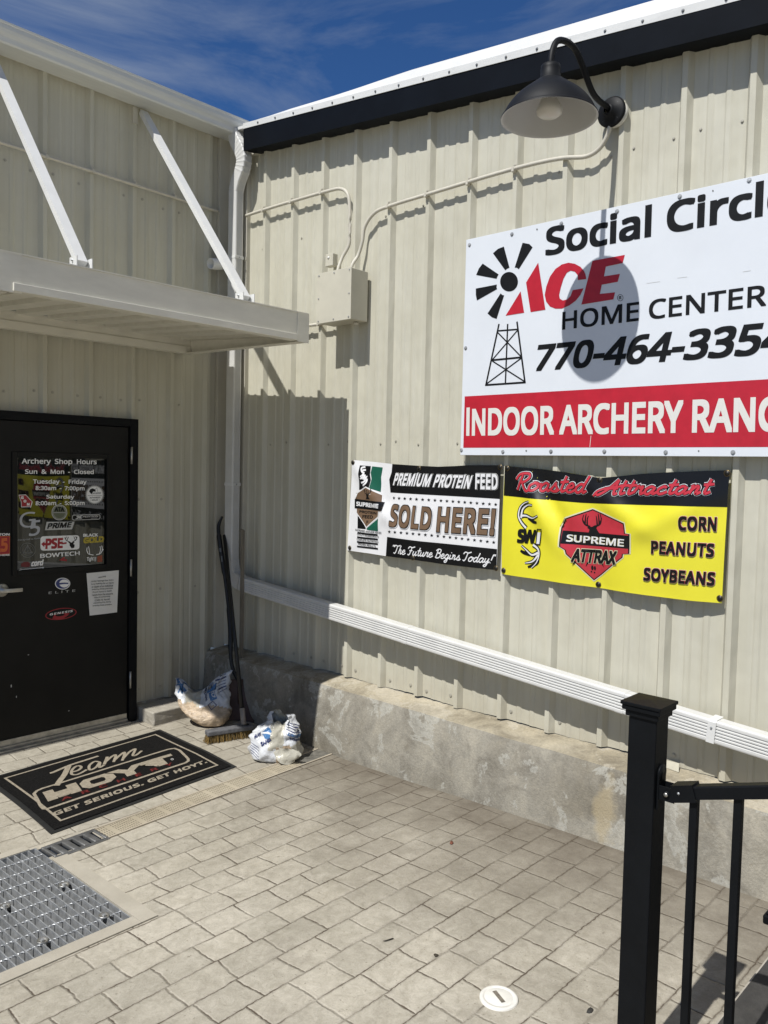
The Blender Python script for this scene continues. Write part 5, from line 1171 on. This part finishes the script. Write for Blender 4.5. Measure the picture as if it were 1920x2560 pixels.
rings1 = [(h*.86, a, b_, c, d) for h, a, b_, c, d in ((0, .0, .0, .05, .045), (.015, .0, .0, .095, .07), (.06, -.012, .01, .135, .10), (.12, -.045, .03, .165, .11), (.18, -.075, .055, .176, .095), (.24, -.088, .085, .182, .066), (.29, -.09, .11, .188, .042), (.325, -.09, .125, .196, .022))]
mat('hazy_plastic', (.42, .40, .33), .22, var=.2, vscale=18, bump=.5, bscale=40)
mf1 = lambda q: SANDB if q[2] < .135+.03*wr(q, 8, 1)-q[0]*.15 else (BAGW if q[0] > -.085 or q[0] < -.19 else MATS['hazy_plastic'])
t1, o1, tree1 = bag('sand_bag', 'half-full sand bag slumped upright against the wall beside the door', rings1, p1b, mf1, top1, .034, 2.3, 96)
ab = bag_art(tree1, p1b); 
ab.poly([(-.075, .30), (-.035, .315), (.035, .185), (-.005, .168)], BAGB, .0006); ab.text('SAND', (-.055, .285), (.002, .190), (-.032, .297), BAGW, .001, .03); ab.text('NATURAL', (-.088, .255), (-.035, .165), (-.076, .262), BAGN, .0008, .04)
ab.stroke([(-.02, .145), (.008, .168), (.038, .145), (.010, .118)], .004, BAGN, .0008, True)
for k in range(8): ab.stroke([(-.02+.008*k, .355-.019*k), (.070+.002*k, .385-.020*k)], .0035 if k % 3 else .008, BAGN, .0008)
ab.stroke([(-.275, .30), (-.20, .22)], .012, BAGB, .0008); ab.stroke([(-.25, .21), (-.215, .30)], .010, BAGB, .0008); ab.stroke([(-.275, .26), (-.195, .275)], .008, BAGB, .001); ab.stroke([(-.265, .325), (-.21, .315)], .008, BAGB, .0008)
ab.build('print', t1)
p2b = onG(690, 1893)
p2b.z = gz(p2b.y)
def top2f(a): c = math.cos(a); s = math.sin(a); return .045*gauss(c+.25, .5)+.02*c-.055*gauss(s+1, .55)
rings2 = [(h*.95, a*.9, b_*.9, c*.9, d*.9) for h, a, b_, c, d in ((0, .0, .0, .13, .10), (.012, .0, .0, .165, .125), (.05, -.005, .0, .178, .13), (.10, -.005, .0, .168, .125), (.16, .0, .01, .150, .105), (.21, .01, .02, .120, .085), (.245, .015, .03, .085, .055), (.255, .02, .035, .05, .03))]
mf2 = lambda q: (SANDB if q[2] < .10 and .01 < q[0] < .10 and q[1] < 0 else (BAGW if (q[0] < -.03 or (q[0] > .055 and q[2] > .10)) else MATS['hazy_plastic'] if q[2] > .085 else BAGW if q[0] < 0.02 else MATS['hazy_plastic']))
t2, o2, tree2 = bag('sand_bag', 'crumpled open sand bag with blue print sitting alone on the drain', rings2, p2b, mf2, top2f, .034, 7.7, 96)
ab = bag_art(tree2, p2b)
for k in range(6): ab.stroke([(.065, .225-.012*k), (.135+.004*k, .195-.013*k)], .0035, BAGN, .0008)
ab.text('NATURAL', (.085, .130), (.155, .105), (.09, .145), BAGN, .0009, .05); ab.text('ALL NATURAL', (.075, .155), (.150, .130), (.08, .172), BAGB, .0009, .04)
ab.poly([(-.085, .165), (-.045, .20), (-.020, .175), (-.03, .13), (-.06, .135)], BAGB, .0006); ab.stroke([(-.085, .165), (-.02, .165)], .010, BAGW, .0009); ab.text('PLAY', (-.125, .125), (-.085, .150), (-.13, .145), BAGN, .0009, .06); ab.text('SAND', (-.075, .09), (-.015, .125), (-.085, .11), BAGN, .0009, .06)
for k in range(5): ab.stroke([(-.16+.004*k, .11-.016*k), (-.09, .075-.016*k)], .003, BAGN, .0008)
ab.build('print', t2)
# torn clear flap of the open bag
b = MB(); vs = []; nI, nJ = 12, 8
for j in range(nJ+1):
    for i in range(nI+1):
        u, v = i/nI, j/nJ; r_ = .015+.135*u+.02*math.sin(v*5); z_ = .10-.085*v*(.4+.6*math.sin(u*2.6))-.02*u; d_ = -.112-.03*math.sin(u*3)*v
        q = Vector((r_, d_, max(z_, .003))); q += Vector((0, .018*wr(q, 16, 4), .008*wr(q, 13, 9))); q.z = max(q.z, .003); vs.append(p2b+CR*q.x+CDp*q.y+UZ*q.z)
b.add(vs, [(j*(nI+1)+i, j*(nI+1)+i+1, (j+1)*(nI+1)+i+1, (j+1)*(nI+1)+i) for j in range(nJ) for i in range(nI)], MATS['hazy_plastic'], True); b.build('torn_flap', t2)
# ------------------------------------------------------------------ push broom and shovel
bt = thing('push_broom', 'push broom with a grey block and yellow bristles, its black handle leaning in the corner', 'broom', onG(580, 1845))
e0 = onZ(515, 1838, .05); e1 = onZ(632, 1820, .05); bx = (e1-e0); bx.z = 0; BLn = bx.length; bx.normalize(); by = Vector((-bx.y, bx.x, 0)); mid = (e0+e1)/2
Mb = Matrix(((bx.x, by.x, 0, mid.x), (bx.y, by.y, 0, mid.y), (0, 0, 1, 0), (0, 0, 0, 1)))
b = MB(); b.box((-BLn/2, -.035, .047), (BLn/2, .03, .080), mat('grey_broom_block', (.115, .115, .12), .6, var=.3, vscale=30, bump=.3, bscale=60), .008, Mb); b.lathe([(.017, 0), (.017, .004), (.010, .005), (.009, .001), (.0001, 0)], HOLE, Mb @ Vector((BLn*.36, -.004, .0805)), None, 16); b.build('block', bt)
b = MB(); BRI = mat('yellow_bristles', (.25, .16, .045), .8, var=.4, vscale=40); BRI2 = mat('dusty_bristles', (.13, .10, .05), .8)
for i in range(620):
    x_ = random.uniform(-BLn/2+.004, BLn/2-.004); y_ = random.uniform(-.032, .026); sp = random.gauss(0, .006); s2 = -.006+y_*.35+random.gauss(0, .005); w = .0016
    a0 = Mb @ Vector((x_, y_, .048)); a1 = Mb @ Vector((x_+sp+(x_/BLn)*.03, y_+s2, random.uniform(.0, .008)))
    b.add([a0-bx*w, a0+bx*w, a1+bx*w*.8, a1-bx*w*.8], [(0, 1, 2, 3)], BRI if random.random() < .7 else BRI2); 
    b.add([a0-by*w, a0+by*w, a1+by*w*.8, a1-by*w*.8], [(0, 1, 2, 3)], BRI if random.random() < .7 else BRI2)
b.build('bristles', bt)
HT = mat('black_tool_handle', (.009, .009, .009), .45, var=.3, vscale=20)
h0 = Mb @ Vector((BLn*.30, .0, .08))
b = MB(); tgt = onX(561, 1338, -.10); sock = h0+(tgt-h0).normalized()*.11; b.tube([h0, sock], .017, mat('worn_tag_white', (.30, .26, .22), .6, var=.2), 12); b.build('socket', bt)
b = MB(); b.tube([sock, tgt], .0135, HT, 12); b.build('handle', bt)
sv = thing('shovel', 'dark scoop shovel with a curved black handle standing behind the broom', 'shovel', onG(600, 1800))
BLD = mat('rusty_brown_blade', (.075, .045, .035), .6, .2, var=.3, vscale=12)
c0 = onG(603, 1803); c0.z = .005; wv = Vector((.60, -.80, 0)).normalized(); nv = Vector((.80, .60, 0)).normalized()
b = MB(); vs = []; nI, nJ = 10, 10
for sgn in (0, 1):
    for j in range(nJ+1):
        for i in range(nI+1):
            u = i/nI*2-1; v = j/nJ; hw = .115*(1-.12*(1-v)**3); z_ = v*.27; bow = .035*u*u-.02*v+.05*v*v*0; rr3 = 1
            q = c0+wv*(u*hw)-nv*(bow-.075*v-.004*sgn)+UZ*z_; vs.append(q)
NN = (nI+1)*(nJ+1); fs = []
for j in range(nJ):
    for i in range(nI):
        a = j*(nI+1)+i; fs += [(a, a+1, a+nI+2, a+nI+1), (NN+a+nI+1, NN+a+nI+2, NN+a+1, NN+a)]
b.add(vs, fs, BLD, True); b.build('blade', sv)
SH = -wv*.035; top_s = c0+nv*.085+UZ*.24+SH
HP = [top_s]+[onX(x, y, X) for x, y, X in ((579, 1660, -.22), (576, 1570, -.18), (570, 1505, -.15), (562, 1440, -.14), (553, 1380, -.13), (547, 1335, -.12), (547, 1312, -.11), (556, 1291, -.09))]
HP2 = catmull(HP, 6); nH = len(HP2)
b = MB(); b.tube(HP2, .014, HT, 12, True, [(1.35 if .18 < i/nH < .34 or .5 < i/nH < .72 else 1.0)*(1 if i/nH < .85 else 1-.55*(i/nH-.85)/.15) for i in range(nH)]); b.build('handle', sv)
b = MB(); b.tube([c0+SH+nv*.05+UZ*.10, c0+SH+nv*.075+UZ*.2, top_s+UZ*.03], .018, BLD, 12); b.build('blade_socket', sv)
b = MB(); aA, aB = HP2[int(nH*.66)], HP2[int(nH*.56)]; md = (aA+aB)/2; dv = (aA-aB).normalized()
ah = Art(lambda x, y: (x, y), lambda a, b_, l: md+dv*a+CR*b_-CDp*(.0205+l)); ah.text('SUNCAST', (-.06, -.008), (.06, -.008), (-.06, .006), LETG, 0, .03) if 0 else None
ah.stroke([(-.055, .0), (-.01, .002)], .010, DECD, 0); ah.stroke([(.02, -.001), (.05, .001)], .013, DECD, 0); ah.build('worn_logo', sv)
wk = MB(); pa = onX(603, 1636, -.112); pb = onX(602, 1322, -.112)
wk.sweep([(-.018, -.006), (.018, -.006), (.018, .006), (-.018, .006)], [(pa.x, pa.y, .40), (pa.x, pa.y, pb.z-.02), (pb.x, pb.y, pb.z-.008), (pb.x, pb.y, pb.z)], mat('weathered_wood', (.20, .175, .135), .85, var=.3, vscale=8, stretch=(14, 14, 1)), Vector((-1, 0, 0)), True, False, [1, 1, .8, .4])
tag(wk.build('wooden_stake'), 'thin grey wooden stake standing upright against the downspout elbow', 'stake')
# ------------------------------------------------------------------ step and railings
st = MB(); STEPM = mat('dark_tread_paint', (.042, .040, .037), .75, var=.3, vscale=18, bump=.3, bscale=80)
NOSE = mat('pale_nosing', (.36, .33, .28), .85, var=.15, vscale=25, bump=.3, bscale=60)
SZ = .20
yN = onZ(1878, 2440, SZ).y
sp_ = thing('entry_steps', 'dark-topped concrete steps beside the railing at the lower right corner', 'steps', (-.8, yN-.3, 0))
b = MB()
for k in range(3):
    y0_ = yN-k*.47; y1_ = y0_-.47-(3 if k == 2 else .02)
    b.box((-1.52, y1_, -.1), (-.21, y0_, SZ-.004+k*.145), NOSE, .004)
b.build('riser', sp_)
b = MB()
for k in range(3):
    y0_ = yN-k*.47; y1_ = y0_-.47+.004 if k < 2 else y0_-3
    b.box((-1.50, y1_, SZ-.0035+k*.145), (-.23, y0_-.009, SZ+.001+k*.145), STEPM)
b.build('tread', sp_)
PW = .0405; PXC, PYC = -1.5415, -4.1125
def railing(label, xc, yc, hgt, n_bal, group='black stair railings'):
    t = thing('stair_railing', label, 'railing', (xc, yc, gz(yc)), group); g0 = gz(yc)
    b = MB(); b.box((xc-PW, yc-PW, g0-.0), (xc+PW, yc+PW, hgt-.03), BLK, .004); post = b.build('post', t)
    b = MB(); b.box((xc-.0475, yc-.0475, hgt-.047), (xc+.0475, yc+.0475, hgt-.030), BLK, .002); b.box((xc-.055, yc-.055, hgt-.0295), (xc+.055, yc+.055, hgt-.016), BLK, .002); b.box((xc-.0585, yc-.0585, hgt-.0155), (xc+.0585, yc+.0585, hgt-.006), BLK, .002)
    b.add([(xc-.058, yc-.058, hgt-.006), (xc+.058, yc-.058, hgt-.006), (xc+.058, yc+.058, hgt-.006), (xc-.058, yc+.058, hgt-.006), (xc, yc, hgt-.003)], [(0, 1, 4), (1, 2, 4), (2, 3, 4), (3, 0, 4)], BLK); b.build('cap', post)
    b = MB(); b.box((xc-.064, yc-.064, g0-.0), (xc+.064, yc+.064, g0+.035), BLK, .006); b.box((xc-.055, yc-.055, g0+.0352), (xc+.055, yc+.055, g0+.045), BLK, .003); b.build('base_cover', post)
    S = .31; y0_ = yc-PW; zr_ = hgt-1.145+.913+(-4.171-(y0_-.02))*-S*-1+.0
    ztop = lambda y: (hgt-1.145)+.914+S*(-4.171-y)-(0)*1
    yE = y0_-1.55
    d = Vector((0, -1, S)).normalized(); w_ = .019; hh_ = .034
    ya_ = y0_-.045
    b = MB(); b.sweep([(-w_, -hh_), (w_, -hh_), (w_, -.004), (w_*.8, 0), (-w_*.8, 0), (-w_, -.004)], [(xc-.0, ya_, ztop(ya_)), (xc-.0, yE, ztop(yE))], BLK); b.build('top_rail', t)
    b = MB(); zb2 = lambda y: ztop(y)-.78; b.sweep([(-w_, -hh_), (w_, -hh_), (w_, 0), (-w_, 0)], [(xc, ya_, zb2(ya_)), (xc, yE, zb2(yE))], BLK); b.build('bottom_rail', t)
    for lv in (ztop, zb2):
        zc_ = lv(y0_-.03)-.017; b = MB(); b.box((xc-.024, y0_-.006, zc_-.052), (xc+.024, y0_-.0003, zc_+.048), BLK, .002); b.lathe([(.024, 0), (.024, .006)], BLK, (xc, y0_-.0003, zc_+.045), (0, -1, 0), 18, True, True)
        for sx_ in (-.0225, .0195): b.box((xc+sx_, y0_-.05, zc_-.022), (xc+sx_+.003, y0_-.0062, zc_+.018), BLK, .001)
        b.tube([(xc-.027, y0_-.028, zc_-.002), (xc+.027, y0_-.028, zc_-.002)], .009, BLK, 12); b.tube([(xc-.0285, y0_-.028, zc_-.002), (xc-.0265, y0_-.028, zc_-.002)], .006, STEEL, 10)
        b.sweep([(-.0235, -.040), (.0235, -.040), (.0235, .0055), (-.0235, .0055)], [(xc, y0_-.040, lv(y0_-.040)), (xc, y0_-.098, lv(y0_-.098))], BLK)
        b.tube([(xc-.026, y0_-.062, lv(y0_-.062)-.016), (xc-.0233, y0_-.062, lv(y0_-.062)-.016)], .0035, GALV, 8)
        b.build('rail_bracket', t)
    for k in range(n_bal):
        y = y0_-.097-.114*k; b = MB(); b.box((xc-.0105, y-.0105, zb2(y)-.005), (xc+.0105, y+.0105, ztop(y)-hh_+.002), BLK, .0015); b.build('baluster', t)
    b = MB(); b.box((xc-PW, yE-2*PW, 0), (xc+PW, yE, ztop(yE)+.12), BLK, .004); b.build('end_post', t)
    return t
railing('black metal stair railing with a tall square capped post in front of the wall', PXC, PYC, 1.1725, 12)
q = onZ(1905, 2307, gz(-4.1))
railing('second black stair railing by the concrete wall, only its post base showing', q.x+.060, q.y-.066, 1.13, 10)
